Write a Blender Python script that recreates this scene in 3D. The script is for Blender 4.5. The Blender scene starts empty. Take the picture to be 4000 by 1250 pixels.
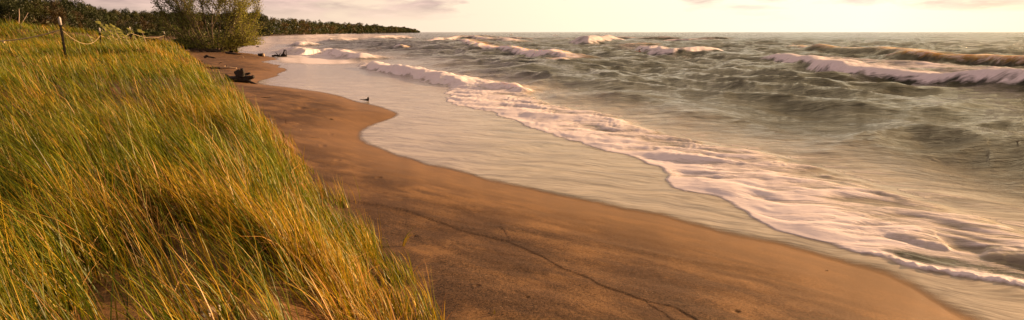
import bpy, math, random
import numpy as np
from mathutils import Vector, Matrix
random.seed(7)
rng = np.random.default_rng(11)
scn = bpy.context.scene
COL = scn.collection
# ------------------------------------------------------------------ camera
F = 2400.0; CX = 2000.0; CY = 625.0; PITCH = math.atan(500.0 / F); CAMZ = 2.6
cam_d = bpy.data.cameras.new('camera'); cam = bpy.data.objects.new('camera', cam_d); COL.objects.link(cam)
cam_d.sensor_width = 36.0; cam_d.lens = 36.0 * F / 4000.0
cam_d.clip_start = 0.05; cam_d.clip_end = 60000.0
cam.location = (0, 0, CAMZ); cam.rotation_euler = (math.pi / 2 - PITCH, 0, 0)
scn.camera = cam

def at(px, py, z=0.0):
    """photo pixel -> point on the level z"""
    xc = (px - CX) / F; yc = -(py - CY) / F
    dy = math.cos(PITCH) + math.sin(PITCH) * yc
    dz = -math.sin(PITCH) + math.cos(PITCH) * yc
    t = (z - CAMZ) / dz
    return (xc * t, dy * t, z)

def atD(px, py, D):
    """photo pixel -> point D metres ahead"""
    xc = (px - CX) / F; yc = -(py - CY) / F
    dy = math.cos(PITCH) + math.sin(PITCH) * yc
    dz = -math.sin(PITCH) + math.cos(PITCH) * yc
    t = D / dy
    return (xc * t, D, CAMZ + dz * t)

# ------------------------------------------------------------------ numpy tools
def perlin(x, y, seed=0):
    r = np.random.default_rng(seed)
    perm = r.permutation(256); ang = r.random(256) * 2 * np.pi
    gx, gy = np.cos(ang), np.sin(ang)
    xi = np.floor(x).astype(np.int64); yi = np.floor(y).astype(np.int64)
    xf = x - xi; yf = y - yi
    u = xf * xf * xf * (xf * (xf * 6 - 15) + 10); v = yf * yf * yf * (yf * (yf * 6 - 15) + 10)
    def g(ix, iy, dx, dy):
        h = perm[(perm[ix & 255] + iy) & 255]
        return gx[h] * dx + gy[h] * dy
    n00 = g(xi, yi, xf, yf); n10 = g(xi + 1, yi, xf - 1, yf)
    n01 = g(xi, yi + 1, xf, yf - 1); n11 = g(xi + 1, yi + 1, xf - 1, yf - 1)
    return ((n00 + u * (n10 - n00)) + v * ((n01 + u * (n11 - n01)) - (n00 + u * (n10 - n00)))) * 1.5

def fbm(x, y, seed, octs=4, gain=0.5):
    s = 0; a = 1.0; f = 1.0
    for k in range(octs):
        s = s + a * perlin(x * f + 13.7 * k, y * f - 7.1 * k, seed + k); a *= gain; f *= 2.03
    return s

def sstep(a, b, x):
    t = np.clip((x - a) / (b - a), 0, 1); return t * t * (3 - 2 * t)

def pl_dist(X, Y, pts, closed=False):
    """distance to a polyline, side (+ = right of travel) and the parameter along it (m)"""
    best = np.full(X.shape, 1e18); side = np.zeros(X.shape); par = np.zeros(X.shape); L = 0.0
    n = len(pts) - (0 if closed else 1)
    for i in range(n):
        ax, ay = pts[i][:2]; bx, by = pts[(i + 1) % len(pts)][:2]
        dx, dy = bx - ax, by - ay; l2 = dx * dx + dy * dy + 1e-12
        t = np.clip(((X - ax) * dx + (Y - ay) * dy) / l2, 0, 1)
        qx = X - (ax + t * dx); qy = Y - (ay + t * dy); d2 = qx * qx + qy * qy
        m = d2 < best
        best = np.where(m, d2, best); side = np.where(m, (X - ax) * dy - (Y - ay) * dx, side)
        par = np.where(m, L + t * math.sqrt(l2), par); L += math.sqrt(l2)
    return np.sqrt(best), np.sign(side), par, L

def inside(X, Y, pts):
    c = np.zeros(X.shape, bool); n = len(pts)
    for i in range(n):
        ax, ay = pts[i][:2]; bx, by = pts[(i + 1) % n][:2]
        if ay == by: continue
        m = ((ay > Y) != (by > Y)) & (X < (bx - ax) * (Y - ay) / (by - ay) + ax)
        c ^= m
    return c

def sdist(X, Y, pts):
    d = pl_dist(X, Y, pts, True)[0]
    return np.where(inside(X, Y, pts), d, -d)

def smooth_line(pts, n=4):
    """Catmull-Rom through the points"""
    P = [np.array(p[:2], float) for p in pts]; out = []
    for i in range(len(P) - 1):
        a = P[max(i - 1, 0)]; b = P[i]; c = P[i + 1]; d = P[min(i + 2, len(P) - 1)]
        for k in range(n):
            t = k / n
            out.append(0.5 * ((2 * b) + (c - a) * t + (2 * a - 5 * b + 4 * c - d) * t * t + (3 * b - a - 3 * c + d) * t ** 3))
    out.append(P[-1]); return [tuple(p) for p in out]

# ------------------------------------------------------------------ plan of the shore (world metres)
WL = [(1640, 127.5), (1450, 129.6), (1300, 132.3), (1150, 136.3), (1060, 139), (1000, 143), (965, 150), (940, 163), (918, 180),
      (890, 196), (888, 203), (950, 207), (1020, 216), (1072, 230), (1034, 238), (1018, 243), (1060, 250), (1100, 261), (1112, 269),
      (1096, 283), (1060, 302), (1010, 317), (1020, 329), (1100, 341), (1200, 355), (1300, 372), (1400, 398), (1480, 420), (1535, 438),
      (1546, 448), (1520, 463), (1460, 482), (1418, 505), (1404, 530), (1430, 562), (1520, 600), (1620, 630), (1750, 665), (1900, 705),
      (2100, 752), (2300, 792), (2500, 832), (2700, 880), (3000, 950), (3200, 1000), (3400, 1060), (3550, 1130), (3750, 1235), (3850, 1300)]
wl = smooth_line([at(x, y) for x, y in WL], 3)
e = wl[-1]
wl_full = [(-30000, 12000), (-3000, 3600), (-900, 2900), (-520, 2650)] + wl + [(e[0] + 3, e[1] - 2.6), (e[0] + 60, e[1] - 60), (20000, -20000)]
land_poly = wl_full + [(-30000, -20000)]
DF = [at(x, y, 0.4) for x, y in [(1700, 1420), (1655, 1240), (1570, 1060), (1400, 880), (1270, 720), (1170, 590), (1045, 465), (925, 385), (820, 335), (772, 292)]]
dune_poly = [(3.0, -30), (1.2, -6), (0.2, 1.2)] + [p[:2] for p in DF] + [(-19.5, 40), (-26, 47), (-40, 52), (-80, 58), (-160, 70), (-400, 60), (-400, -60)]
CRACK = [at(x, y, 0.27)[:2] for x, y in [(1200, 770), (1330, 787), (1500, 808), (1640, 838), (1800, 895), (1884, 915), (1984, 937), (2052, 968), (2107, 996), (2191, 1046),
         (2292, 1085), (2359, 1124), (2471, 1163), (2543, 1186), (2627, 1202), (2706, 1242), (2800, 1300)]]
CRACK2 = [at(x, y, 0.27)[:2] for x, y in [(2521, 1181), (2560, 1210), (2611, 1247), (2670, 1300)]]
CRACK3 = [at(x, y, 0.27)[:2] for x, y in [(1935, 868), (1955, 878), (1973, 895), (1982, 923), (1990, 938)]]
RIDGE = [at(x, y, 0.27)[:2] for x, y in [(1700, 850), (1880, 868), (2135, 898), (2415, 931), (2583, 962), (2806, 990), (3197, 1057)]]
PITS = [at(x, y, 0.2)[:2] + (r,) for x, y, r in [(1900, 1122, .018), (2058, 1213, .022), (2258, 1216, .016),
        (1865, 1163, .03), (2440, 980, .02), (2875, 1232, .03), (1620, 945, .035), (1480, 700, .05), (1320, 620, .06), (1260, 560, .07), (1180, 430, .09), (1290, 510, .07)]]

def land_s(X, Y):
    R = np.clip(np.hypot(X, Y) / 10, .5, 4)
    wx = .10 * R * perlin(X * .9 / R, Y * .9 / R, 41) + .03 * R * perlin(X * 3.1 / R, Y * 3.1 / R, 42)
    return sdist(X + wx, Y + wx * .8, land_poly)

def terrain(X, Y, fine=True):
    X = np.asarray(X, float); Y = np.asarray(Y, float)
    s = land_s(X, Y)
    beach = np.where(s > 0, 0.36 * (1 - np.exp(-np.maximum(s, 0) * 0.36)) + .18 * (1 - np.exp(-np.maximum(s, 0) * 0.05)) + 0.7 * sstep(15, 120, s), np.maximum(s * 0.008 + np.minimum(s + .6, 0) * .05, -3.0))
    beach = beach + 0.010 * sstep(0.2, 1.5, s)
    R = np.hypot(X, Y)
    if fine:
        k = sstep(0.3, 2.0, s)
        a, b = 0.86 * X - 0.5 * Y, 0.5 * X + 0.86 * Y       # flow direction / across
        und = 0.015 * perlin(a * 0.55, b * 1.9, 5) + 0.004 * perlin(a * 1.7, b * 5.0, 6) + 0.0022 * perlin(X * 9, Y * 9, 7) + 0.03 * perlin(X * .35, Y * .35, 8)
        beach = beach + und * k * (1 + 0.03 * np.minimum(R, 60)) 
        near = R < 22
        Xn, Yn = X[near], Y[near]
        if Xn.size:
            z = np.zeros(Xn.shape)
            for ln, dep in ((CRACK, .0060), (CRACK2, .0045), (CRACK3, .0045)):
                wob = 0.02 * perlin(Xn * 3, Yn * 3, 21) + 0.008 * perlin(Xn * 13, Yn * 13, 22)
                d, sd, par, L = pl_dist(Xn, Yn, ln)
                q = d * -sd + wob                           # + = to the water side
                env = sstep(0, .1, par) * sstep(0, .3, L - par) if dep > .004 else sstep(0, .1, L - par)
                z += dep * env * (sstep(-.004, .010, q) * np.exp(-np.maximum(q, 0) / .45) - .35 * np.exp(-(q / .010) ** 2))
            d, sd, par, L = pl_dist(Xn, Yn, RIDGE)
            q = d * -sd + 0.05 * perlin(Xn * 1.5, Yn * 1.5, 23)
            z += 0.012 * np.where(q > 0, np.exp(-q / .5), np.exp(q / .12)) * sstep(0, 1, par) * sstep(0, 1.5, L - par)
            for (x0, y0, r) in PITS:
                dd = np.hypot(Xn - x0, Yn - y0) / r
                z += r * (-0.35 * np.exp(-dd ** 2) + 0.12 * np.exp(-((dd - 1.5) / .4) ** 2))
            beach[near] += z
    di = sdist(X, Y, dune_poly)
    T = 0.92 + 0.60 * sstep(3, 19, Y) + 0.10 * sstep(20, 46, Y)
    T = T + 1.15 * np.exp(-((Y - 44) / 7.5) ** 2) * sstep(-26, -35, X) + 0.22 * sstep(-20, -36, X) * sstep(20, 38, Y)
    T = T + 0.14 * fbm(X * .16, Y * .16, 31, 3) + (0.035 * fbm(X * 1.1, Y * 1.1, 33, 3) if fine else 0)
    w = 1.1 + 0.9 * sstep(6, 25, Y)
    edge = di + 0.35 * perlin(X * .5, Y * .5, 35) * sstep(4, 12, Y) + 0.20 * perlin(X * 1.8, Y * 1.8, 36)
    m = sstep(0, 1, edge / w)
    return beach + m * np.maximum(T - beach, 0)

def tz(x, y): return float(terrain(np.array([x]), np.array([y]), False)[0])

def ground_at(px, py):
    """photo pixel -> point on the terrain"""
    ts = np.concatenate([np.linspace(2, 60, 1500), np.linspace(60, 900, 1500)])
    xc = (px - CX) / F; yc = -(py - CY) / F
    dy = math.cos(PITCH) + math.sin(PITCH) * yc; dz = -math.sin(PITCH) + math.cos(PITCH) * yc
    h = terrain(xc * ts, dy * ts, False); r = CAMZ + dz * ts
    k = int(np.argmax(r < np.maximum(h, 0.0)))
    t = ts[k] if r[k] < max(h[k], 0) else ts[-1]
    return Vector((xc * t, dy * t, max(float(h[k]), 0.0)))

# ------------------------------------------------------------------ mesh tools
def mesh_from(name, V, Q, mat=None, smooth=True, attrs=None, tris=None):
    me = bpy.data.meshes.new(name)
    V = np.asarray(V, np.float32); nq = 0 if Q is None else len(Q); nt = 0 if tris is None else len(tris)
    me.vertices.add(len(V)); me.vertices.foreach_set('co', V.ravel())
    me.loops.add(nq * 4 + nt * 3); me.polygons.add(nq + nt)
    idx = np.concatenate(([np.asarray(Q, np.int32).ravel()] if nq else []) + ([np.asarray(tris, np.int32).ravel()] if nt else []))
    me.loops.foreach_set('vertex_index', idx)
    st = np.concatenate([np.arange(nq) * 4, nq * 4 + np.arange(nt) * 3]).astype(np.int32)
    me.polygons.foreach_set('loop_start', st)
    me.polygons.foreach_set('use_smooth', np.full(nq + nt, smooth))
    for k, a in (attrs or {}).items():
        a = np.asarray(a, np.float32)
        if a.ndim == 1:
            at_ = me.attributes.new(k, 'FLOAT', 'POINT'); at_.data.foreach_set('value', a)
        else:
            if a.shape[1] == 3: a = np.concatenate([a, np.ones((len(a), 1), np.float32)], 1)
            at_ = me.attributes.new(k, 'FLOAT_COLOR', 'POINT'); at_.data.foreach_set('color', a.ravel())
    if mat: me.materials.append(mat)
    me.update(calc_edges=True)
    return me

def link(name, me, parent=None, loc=(0, 0, 0), rz=0.0):
    o = bpy.data.objects.new(name, me); COL.objects.link(o); o.location = loc; o.rotation_euler = (0, 0, rz)
    if parent: o.parent = parent
    return o

def tag(o, label=None, cat=None, group=None, kind=None):
    if label: o['label'] = label
    if cat: o['category'] = cat
    if group: o['group'] = group
    if kind: o['kind'] = kind
    return o

def thing(name, label, cat, loc=(0, 0, 0), rz=0.0, group=None):
    return tag(link(name, None, None, loc, rz), label, cat, group)

def copy_tree(o, parent=None):
    c = o.copy(); COL.objects.link(c)
    if parent: c.parent = parent
    for ch in list(o.children): copy_tree(ch, c)
    return c

class MB:
    """collects tapered tubes, blobs and boxes into one mesh"""
    def __init__(s): s.V = []; s.Q = []; s.T = []; s.n = 0
    def tube(s, pts, rad, seg=8, cap=True, rough=0.0, flat=1.0):
        P = [Vector(p) for p in pts]; n = len(P)
        if not hasattr(rad, '__len__'): rad = [rad] * n
        base = s.n; up = Vector((0.13, 0.31, 0.94)).normalized()
        for i, p in enumerate(P):
            t = (P[min(i + 1, n - 1)] - P[max(i - 1, 0)]).normalized()
            a = t.cross(up)
            if a.length < 1e-3: a = t.cross(Vector((1, 0, 0)))
            a.normalize(); b = t.cross(a)
            for k in range(seg):
                th = 2 * math.pi * k / seg; r = rad[i] * (1 + rough * (random.random() - .5) * 2)
                v = p + a * (math.cos(th) * r) + b * (math.sin(th) * r * flat); s.V.append(tuple(v))
        for i in range(n - 1):
            for k in range(seg):
                a0 = base + i * seg + k; a1 = base + i * seg + (k + 1) % seg
                s.Q.append((a0, a1, a1 + seg, a0 + seg))
        s.n += n * seg
        if cap:
            for (i, rev) in ((0, True), (n - 1, False)):
                s.V.append(tuple(P[i])); c = s.n; s.n += 1
                for k in range(seg):
                    a0 = base + i * seg + k; a1 = base + i * seg + (k + 1) % seg
                    s.T.append((a1, a0, c) if rev else (a0, a1, c))
    def blob(s, c, r, rough=0.15, seed=0, nu=14, nv=9, lift=0.0):
        rr = random.Random(seed); base = s.n; c = Vector(c)
        ph = [rr.uniform(0, 6.28) for _ in range(6)]
        for j in range(nv + 1):
            th = math.pi * j / nv
            for i in range(nu):
                f = 2 * math.pi * i / nu
                k = 1 + rough * (math.sin(2 * f + ph[0] + th) + math.sin(3 * f - 2 * th + ph[1]) * .7 + math.sin(4 * th + ph[2]) * .5 + rr.uniform(-.35, .35)) / 2
                if j in (0, nv): k = 1
                s.V.append((c.x + r[0] * k * math.sin(th) * math.cos(f), c.y + r[1] * k * math.sin(th) * math.sin(f), c.z + r[2] * k * math.cos(th)))
        for j in range(nv):
            for i in range(nu):
                a = base + j * nu + i; b = base + j * nu + (i + 1) % nu
                s.Q.append((a, a + nu, b + nu, b))
        s.n += (nv + 1) * nu
    def build(s, name, mat, parent=None, loc=(0, 0, 0), smooth=True):
        me = mesh_from(name, np.array(s.V), s.Q, mat, smooth, tris=s.T if s.T else None)
        return link(name, me, parent, loc)

# ------------------------------------------------------------------ materials
def mat_new(name):
    m = bpy.data.materials.new(name); m.use_nodes = True; nt = m.node_tree; nt.nodes.clear()
    out = nt.nodes.new('ShaderNodeOutputMaterial'); return m, nt, out
class NT:
    def __init__(s, nt): s.nt = nt
    def n(s, t, **kw):
        nd = s.nt.nodes.new(t)
        for k, v in kw.items():
            if k.startswith('i_'):
                key = k[2:].replace('_', ' ')
                nd.inputs[int(key) if key.isdigit() else key].default_value = v
            else: setattr(nd, k, v)
        return nd
    def l(s, a, b): s.nt.links.new(a, b)
    def math(s, op, a, b=None, c=None, clamp=False):
        nd = s.nt.nodes.new('ShaderNodeMath'); nd.operation = op; nd.use_clamp = clamp
        for i, v in enumerate((a, b, c)):
            if v is None: continue
            if isinstance(v, (int, float)): nd.inputs[i].default_value = v
            else: s.l(v, nd.inputs[i])
        return nd.outputs[0]
    def mix(s, f, a, b, typ='RGBA', blend='MIX'):
        nd = s.nt.nodes.new('ShaderNodeMix'); nd.data_type = typ
        if typ == 'RGBA': nd.blend_type = blend
        ii = {'RGBA': (0, 6, 7), 'FLOAT': (0, 2, 3)}[typ]
        for i, v in zip(ii, (f, a, b)):
            if isinstance(v, (int, float)): nd.inputs[i].default_value = v
            elif isinstance(v, tuple): nd.inputs[i].default_value = v if len(v) == 4 else v + (1,)
            else: s.l(v, nd.inputs[i])
        return nd.outputs[2 if typ == 'RGBA' else 0]
    def ramp(s, f, stops):
        nd = s.nt.nodes.new('ShaderNodeValToRGB'); cr = nd.color_ramp
        while len(cr.elements) > 1: cr.elements.remove(cr.elements[-1])
        cr.elements[0].position = stops[0][0]; cr.elements[0].color = stops[0][1] + (1,)
        for p, c in stops[1:]:
            el = cr.elements.new(p); el.color = c + (1,)
        s.l(f, nd.inputs[0]); return nd.outputs[0]
    def mr(s, v, a, b, c, d):
        nd = s.nt.nodes.new('ShaderNodeMapRange'); s.l(v, nd.inputs[0])
        for i, q in enumerate((a, b, c, d)): nd.inputs[i + 1].default_value = q
        return nd.outputs[0]
    def noise(s, vec, scale, detail=4, rough=0.5, dist=0.0):
        nd = s.n('ShaderNodeTexNoise'); nd.inputs['Scale'].default_value = scale; nd.inputs['Detail'].default_value = detail
        nd.inputs['Roughness'].default_value = rough; nd.inputs['Distortion'].default_value = dist
        if vec is not None: s.l(vec, nd.inputs['Vector'])
        return nd.outputs[0]
    def map(s, vec, rot=(0, 0, 0), scale=(1, 1, 1)):
        a = s.n('ShaderNodeMapping'); a.vector_type = 'POINT'
        a.inputs['Rotation'].default_value = rot
        b = s.n('ShaderNodeMapping'); b.inputs['Scale'].default_value = scale
        s.l(vec, a.inputs['Vector']); s.l(a.outputs[0], b.inputs['Vector']); return b.outputs[0]
    def attr(s, name, fac=True):
        nd = s.n('ShaderNodeAttribute'); nd.attribute_name = name; return nd.outputs['Fac' if fac else 'Color']

def simple_mat(name, c1, c2, rough=0.8, scale=6.0, spec=0.3, bump=0.3):
    m, nt, out = mat_new(name); N = NT(nt)
    tc = N.n('ShaderNodeTexCoord').outputs['Object']
    f = N.noise(tc, scale, 6, .6)
    p = N.n('ShaderNodeBsdfPrincipled'); p.inputs['Roughness'].default_value = rough; p.inputs['Specular IOR Level'].default_value = spec
    N.l(N.mix(N.mr(f, .35, .65, 0, 1), c1, c2), p.inputs['Base Color'])
    b = N.n('ShaderNodeBump'); b.inputs['Strength'].default_value = bump; b.inputs['Distance'].default_value = .02
    N.l(N.noise(tc, scale * 4, 5, .6), b.inputs['Height']); N.l(b.outputs[0], p.inputs['Normal'])
    N.l(p.outputs[0], out.inputs[0]); return m

def leaf_mat(name, tint=(1, 1, 1), trans=0.45, attrib='col'):
    m, nt, out = mat_new(name); N = NT(nt)
    c = N.mix(1.0, N.attr(attrib, False), tint, blend='MULTIPLY')
    d = N.n('ShaderNodeBsdfDiffuse'); t = N.n('ShaderNodeBsdfTranslucent'); g = N.n('ShaderNodeBsdfGlossy')
    g.inputs['Roughness'].default_value = .45; g.inputs['Color'].default_value = (.9, .9, .8, 1)
    N.l(c, d.inputs[0]); N.l(c, t.inputs[0])
    a = N.n('ShaderNodeMixShader'); a.inputs[0].default_value = trans; N.l(d.outputs[0], a.inputs[1]); N.l(t.outputs[0], a.inputs[2])
    b = N.n('ShaderNodeMixShader'); b.inputs[0].default_value = .025; N.l(a.outputs[0], b.inputs[1]); N.l(g.outputs[0], b.inputs[2])
    N.l(b.outputs[0], out.inputs[0]); return m

M = {}
# sand: brown grains, glossier where wet; golden sun glow painted into the wet tone
def sand_mat():
    m, nt, out = mat_new('sand'); N = NT(nt)
    tc = N.n('ShaderNodeTexCoord').outputs['Object']
    wet = N.attr('wet'); dry = N.attr('dry')
    flow = N.map(tc, (0, 0, math.radians(42)), (1, 5, 1))
    g1 = N.noise(tc, 160, 3, .7); g2 = N.noise(tc, 42, 5, .75); g3 = N.noise(tc, 1.1, 4, .55); g4 = N.noise(flow, .9, 4, .55)
    base = N.mix(N.mr(g3, .40, .60, 0, 1), (.105, .057, .027), (.215, .118, .048))
    base = N.mix(N.mr(g4, .45, .60, 0, .75), base, (.085, .048, .025))
    base = N.mix(dry, base, (.20, .115, .045))
    base = N.mix(N.mr(N.attr('coarse_shade'), 0, 1, 0, .8), base, (.055, .032, .018))  # also darkens the painted shade of cracks and ridge
    gr = N.math('ADD', N.mr(g1, .3, .7, -.9, .9), N.mr(g2, .3, .7, -1.0, 1.0))
    gm = N.math('ADD', 1.0, N.math('MULTIPLY', gr, N.mr(N.attr('coarse_shade'), 0, 1, .55, 1.2)))
    comb = N.n('ShaderNodeCombineColor'); [N.l(gm, comb.inputs[i]) for i in range(3)]
    base = N.mix(1.0, base, comb.outputs[0], blend='MULTIPLY')
    base = N.mix(N.math('MULTIPLY', wet, .6), base, (.26, .138, .044))  # brighter orange stands in for sun glow on the wet band
    peb = N.n('ShaderNodeTexVoronoi'); peb.inputs['Scale'].default_value = 22; N.l(tc, peb.inputs['Vector'])
    pm = N.math('MULTIPLY', N.math('LESS_THAN', peb.outputs['Distance'], .10), N.math('GREATER_THAN', N.noise(tc, 9, 2), .60))
    base = N.mix(N.math('MULTIPLY', pm, .7), base, (.5, .4, .28))
    p = N.n('ShaderNodeBsdfPrincipled'); N.l(base, p.inputs['Base Color'])
    N.l(N.mix(wet, .7, .55, 'FLOAT'), p.inputs['Roughness']); N.l(N.mix(wet, .15, .22, 'FLOAT'), p.inputs['Specular IOR Level'])
    b = N.n('ShaderNodeBump'); b.inputs['Distance'].default_value = .008
    N.l(N.mix(wet, .75, .22, 'FLOAT'), b.inputs['Strength'])
    N.l(N.math('ADD', N.math('MULTIPLY', g1, .35), g2), b.inputs['Height']); N.l(b.outputs[0], p.inputs['Normal'])
    N.l(p.outputs[0], out.inputs[0]); return m
M['sand'] = sand_mat()

def water_mat():
    m, nt, out = mat_new('lake water'); N = NT(nt)
    tc = N.n('ShaderNodeTexCoord').outputs['Object']
    foam = N.attr('foam'); milk = N.attr('milk'); calm = N.attr('calm'); far = N.attr('far')
    warp = N.n('ShaderNodeTexNoise'); warp.inputs['Scale'].default_value = .6; warp.inputs['Detail'].default_value = 2; N.l(tc, warp.inputs['Vector'])
    wv = N.n('ShaderNodeVectorMath', operation='MULTIPLY_ADD'); N.l(warp.outputs['Color'], wv.inputs[0]); wv.inputs[1].default_value = (1.1, 1.1, 0); N.l(tc, wv.inputs[2])
    fl = N.map(wv.outputs[0], (0, 0, math.radians(30)), (1, 6.0, 1))
    s1 = N.noise(fl, .75, 6, .6); s2 = N.noise(fl, 2.6, 5, .62); s3 = N.noise(wv.outputs[0], 5.0, 6, .65)
    st = N.math('ADD', N.math('MULTIPLY', s1, .55), N.math('ADD', N.math('MULTIPLY', s2, .25), N.math('MULTIPLY', s3, .20)))
    # foam grows out of the mask: thin lace where the mask is low, solid where it is high
    stc = N.math('MULTIPLY_ADD', st, 1.45, -.225)
    fm = N.mr(N.math('ADD', N.math('MULTIPLY', foam, .62), stc),   .60, .97, 0, 1)
    fm = N.math('MULTIPLY', fm, N.mr(foam, .02, .15, 0, 1))
    deep = N.mix(N.mr(s1, .4, .6, 0, 1), (.020, .023, .013), (.045, .042, .019))
    sh = N.map(wv.outputs[0], (0, 0, math.radians(24)), (1, 6.5, 1))
    m1 = N.noise(sh, .55, 5, .6); m2 = N.noise(sh, 2.2, 5, .6)
    mk = N.mix(N.mr(N.math('ADD', N.math('MULTIPLY', m1, .7), N.math('MULTIPLY', m2, .3)), .38, .60, 0, 1), (.25, .205, .165), (.62, .53, .41))
    body = N.mix(milk, deep, mk)
    body = N.mix(N.attr('thin'), body, (.80, .44, .06))  # orange of the backlit crest is painted into the water colour
    col = N.mix(fm, body, (.86, .78, .78))
    p = N.n('ShaderNodeBsdfPrincipled'); N.l(col, p.inputs['Base Color'])
    p.inputs['IOR'].default_value = 1.33
    N.l(N.mix(fm, N.mr(calm, 0, 1, .10, .16), .7, 'FLOAT'), p.inputs['Roughness'])
    N.l(N.mix(fm, .5, .15, 'FLOAT'), p.inputs['Specular IOR Level'])
    # ripples
    rp = N.map(wv.outputs[0], (0, 0, math.radians(12)), (1, 2.6, 1))
    r1 = N.noise(rp, 2.2, 6, .62); r2 = N.noise(rp, .45, 6, .68)
    hh = N.math('ADD', N.math('MULTIPLY', r1, .042), N.math('MULTIPLY', N.math('MULTIPLY', r2, 1.1), far))
    hh = N.math('MULTIPLY', hh, N.math('SUBTRACT', 1.0, N.math('MULTIPLY', calm, .975)))
    hh = N.math('ADD', hh, N.math('MULTIPLY', fm, .022))
    hh = N.math('ADD', hh, N.math('MULTIPLY', N.math('MULTIPLY', m2, calm), .007))
    b = N.n('ShaderNodeBump'); b.inputs['Strength'].default_value = 1.0; b.inputs['Distance'].default_value = 1.0
    N.l(hh, b.inputs['Height']); N.l(b.outputs[0], p.inputs['Normal'])
    sw = N.attr('thin')
    N.l(N.math('MULTIPLY', sw, 1.0, clamp=True), p.inputs['Subsurface Weight'])
    p.inputs['Subsurface Radius'].default_value = (1.0, .5, .12); p.inputs['Subsurface Scale'].default_value = .9
    # thin water at the very edge lets the sand show through
    tr = N.n('ShaderNodeBsdfTransparent'); ms = N.n('ShaderNodeMixShader')
    N.l(N.attr('edge'), ms.inputs[0]); N.l(tr.outputs[0], ms.inputs[1]); N.l(p.outputs[0], ms.inputs[2])
    N.l(ms.outputs[0], out.inputs[0]); return m
M['water'] = water_mat()
M['grass'] = leaf_mat('grass blades', (1, 1, 1), .42)
M['leaf'] = leaf_mat('leaves', (1, 1, 1), .35)
M['darkwood'] = simple_mat('wet dark wood', (.012, .009, .007), (.035, .024, .017), .7, 9)
M['palewood'] = simple_mat('bleached wood', (.35, .24, .15), (.55, .40, .26), .8, 14)
M['bark'] = simple_mat('bark', (.06, .045, .03), (.15, .11, .075), .9, 8)
M['palebark'] = simple_mat('pale bark', (.30, .22, .17), (.45, .34, .27), .9, 8)
M['post'] = simple_mat('painted steel post', (.008, .008, .008), (.02, .017, .013), .9, 20, spec=.05)
M['tip'] = simple_mat('white painted tip', (.34, .31, .29), (.46, .43, .40), .6, 20)
M['rope'] = simple_mat('rope', (.34, .27, .15), (.46, .37, .21), .9, 60)
M['stone'] = simple_mat('pale stone', (.52, .42, .32), (.68, .58, .46), .8, 20)
M['skin'] = simple_mat('skin', (.42, .22, .15), (.48, .26, .18), .5, 10, bump=.05)
M['red'] = simple_mat('red cloth', (.30, .05, .04), (.36, .07, .05), .8, 10)
M['yellow'] = simple_mat('yellow cloth', (.75, .52, .14), (.82, .60, .2), .8, 10)
M['white'] = simple_mat('white cloth', (.75, .72, .62), (.82, .78, .7), .8, 10)
M['hair'] = simple_mat('hair', (.03, .02, .015), (.05, .03, .02), .8, 30)

# ------------------------------------------------------------------ ring grids
def ring_grid(rows, az):
    R, A = np.meshgrid(rows, az, indexing='ij')
    X = (R * np.sin(A)).ravel(); Y = (R * np.cos(A)).ravel()
    nr, na = R.shape
    i, j = np.meshgrid(np.arange(nr - 1), np.arange(na - 1), indexing='ij')
    a = (i * na + j).ravel()
    Q = np.stack([a, a + 1, a + na + 1, a + na], 1)
    return X, Y, Q
def rows_of(r0, r1, npx, far_ratio, r_end, nfar):
    k = 1.0 / np.linspace(1 / r0, 1 / r1, npx)
    m = [k[-1]]
    while m[-1] < 320: m.append(m[-1] * (1 + far_ratio))
    f = np.geomspace(m[-1], r_end, nfar)[1:]
    return np.concatenate([k, np.array(m[1:]), f])
def clean(Q, keep_v):
    """drop quads whose four corners are all unwanted, and the loose vertices"""
    kq = keep_v[Q].any(1); Q = Q[kq]; used = np.zeros(len(keep_v), bool); used[Q.ravel()] = True
    new = np.cumsum(used) - 1
    return new[Q], used
az = np.radians(np.concatenate([np.linspace(-180, -48, 40)[:-1], np.linspace(-48, 48, 860), np.linspace(48, 180, 40)[1:]]))
# terrain
rr = np.concatenate([np.array([0.0, .5, 1, 1.5, 2, 2.5]), rows_of(3.0, 16, 430, .010, 40000, 60)])
X, Y, Q = ring_grid(rr, az)
s = land_s(X, Y); keep = s > -6; Q, used = clean(Q, keep | (np.hypot(X, Y) < 3)); X, Y = X[used], Y[used]
Z = terrain(X, Y); s = land_s(X, Y); di = sdist(X, Y, dune_poly)
wet = 1 - sstep(0.1, 2.6, s + 0.35 * perlin(X * .7, Y * .7, 51))
shade_band = np.zeros_like(X); nr_ = np.hypot(X, Y) < 20  # shade beside the cracks and ridge, painted into the sand colour
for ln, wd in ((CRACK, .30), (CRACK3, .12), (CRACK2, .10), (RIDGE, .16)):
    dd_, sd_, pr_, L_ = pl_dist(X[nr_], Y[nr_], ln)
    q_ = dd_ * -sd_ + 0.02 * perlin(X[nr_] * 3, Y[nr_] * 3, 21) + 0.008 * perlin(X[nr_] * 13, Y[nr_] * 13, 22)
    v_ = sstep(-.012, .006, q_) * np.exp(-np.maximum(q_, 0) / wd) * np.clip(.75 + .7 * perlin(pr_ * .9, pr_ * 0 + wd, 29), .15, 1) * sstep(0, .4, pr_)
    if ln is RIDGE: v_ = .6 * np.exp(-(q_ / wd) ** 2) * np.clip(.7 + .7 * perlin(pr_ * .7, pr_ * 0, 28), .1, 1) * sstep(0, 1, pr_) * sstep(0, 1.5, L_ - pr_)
    else: v_ = np.maximum(v_ * .75, 1.1 * np.exp(-((q_ - .003) / .0055) ** 2))  # dark line: shadow of the small step, painted on
    shade_band[nr_] = np.maximum(shade_band[nr_], v_)
dry = sstep(0.2, 1.6, di) * .55 + .35 * sstep(3, 9, s) * (1 - sstep(.2, 1, di)) + .3 * sstep(25, 120, s)
coarse_shade = sstep(1.5, 0.2, -(di) ) * sstep(9, 6.5, np.hypot(X, Y)) * (di < 0.6) + 0
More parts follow.
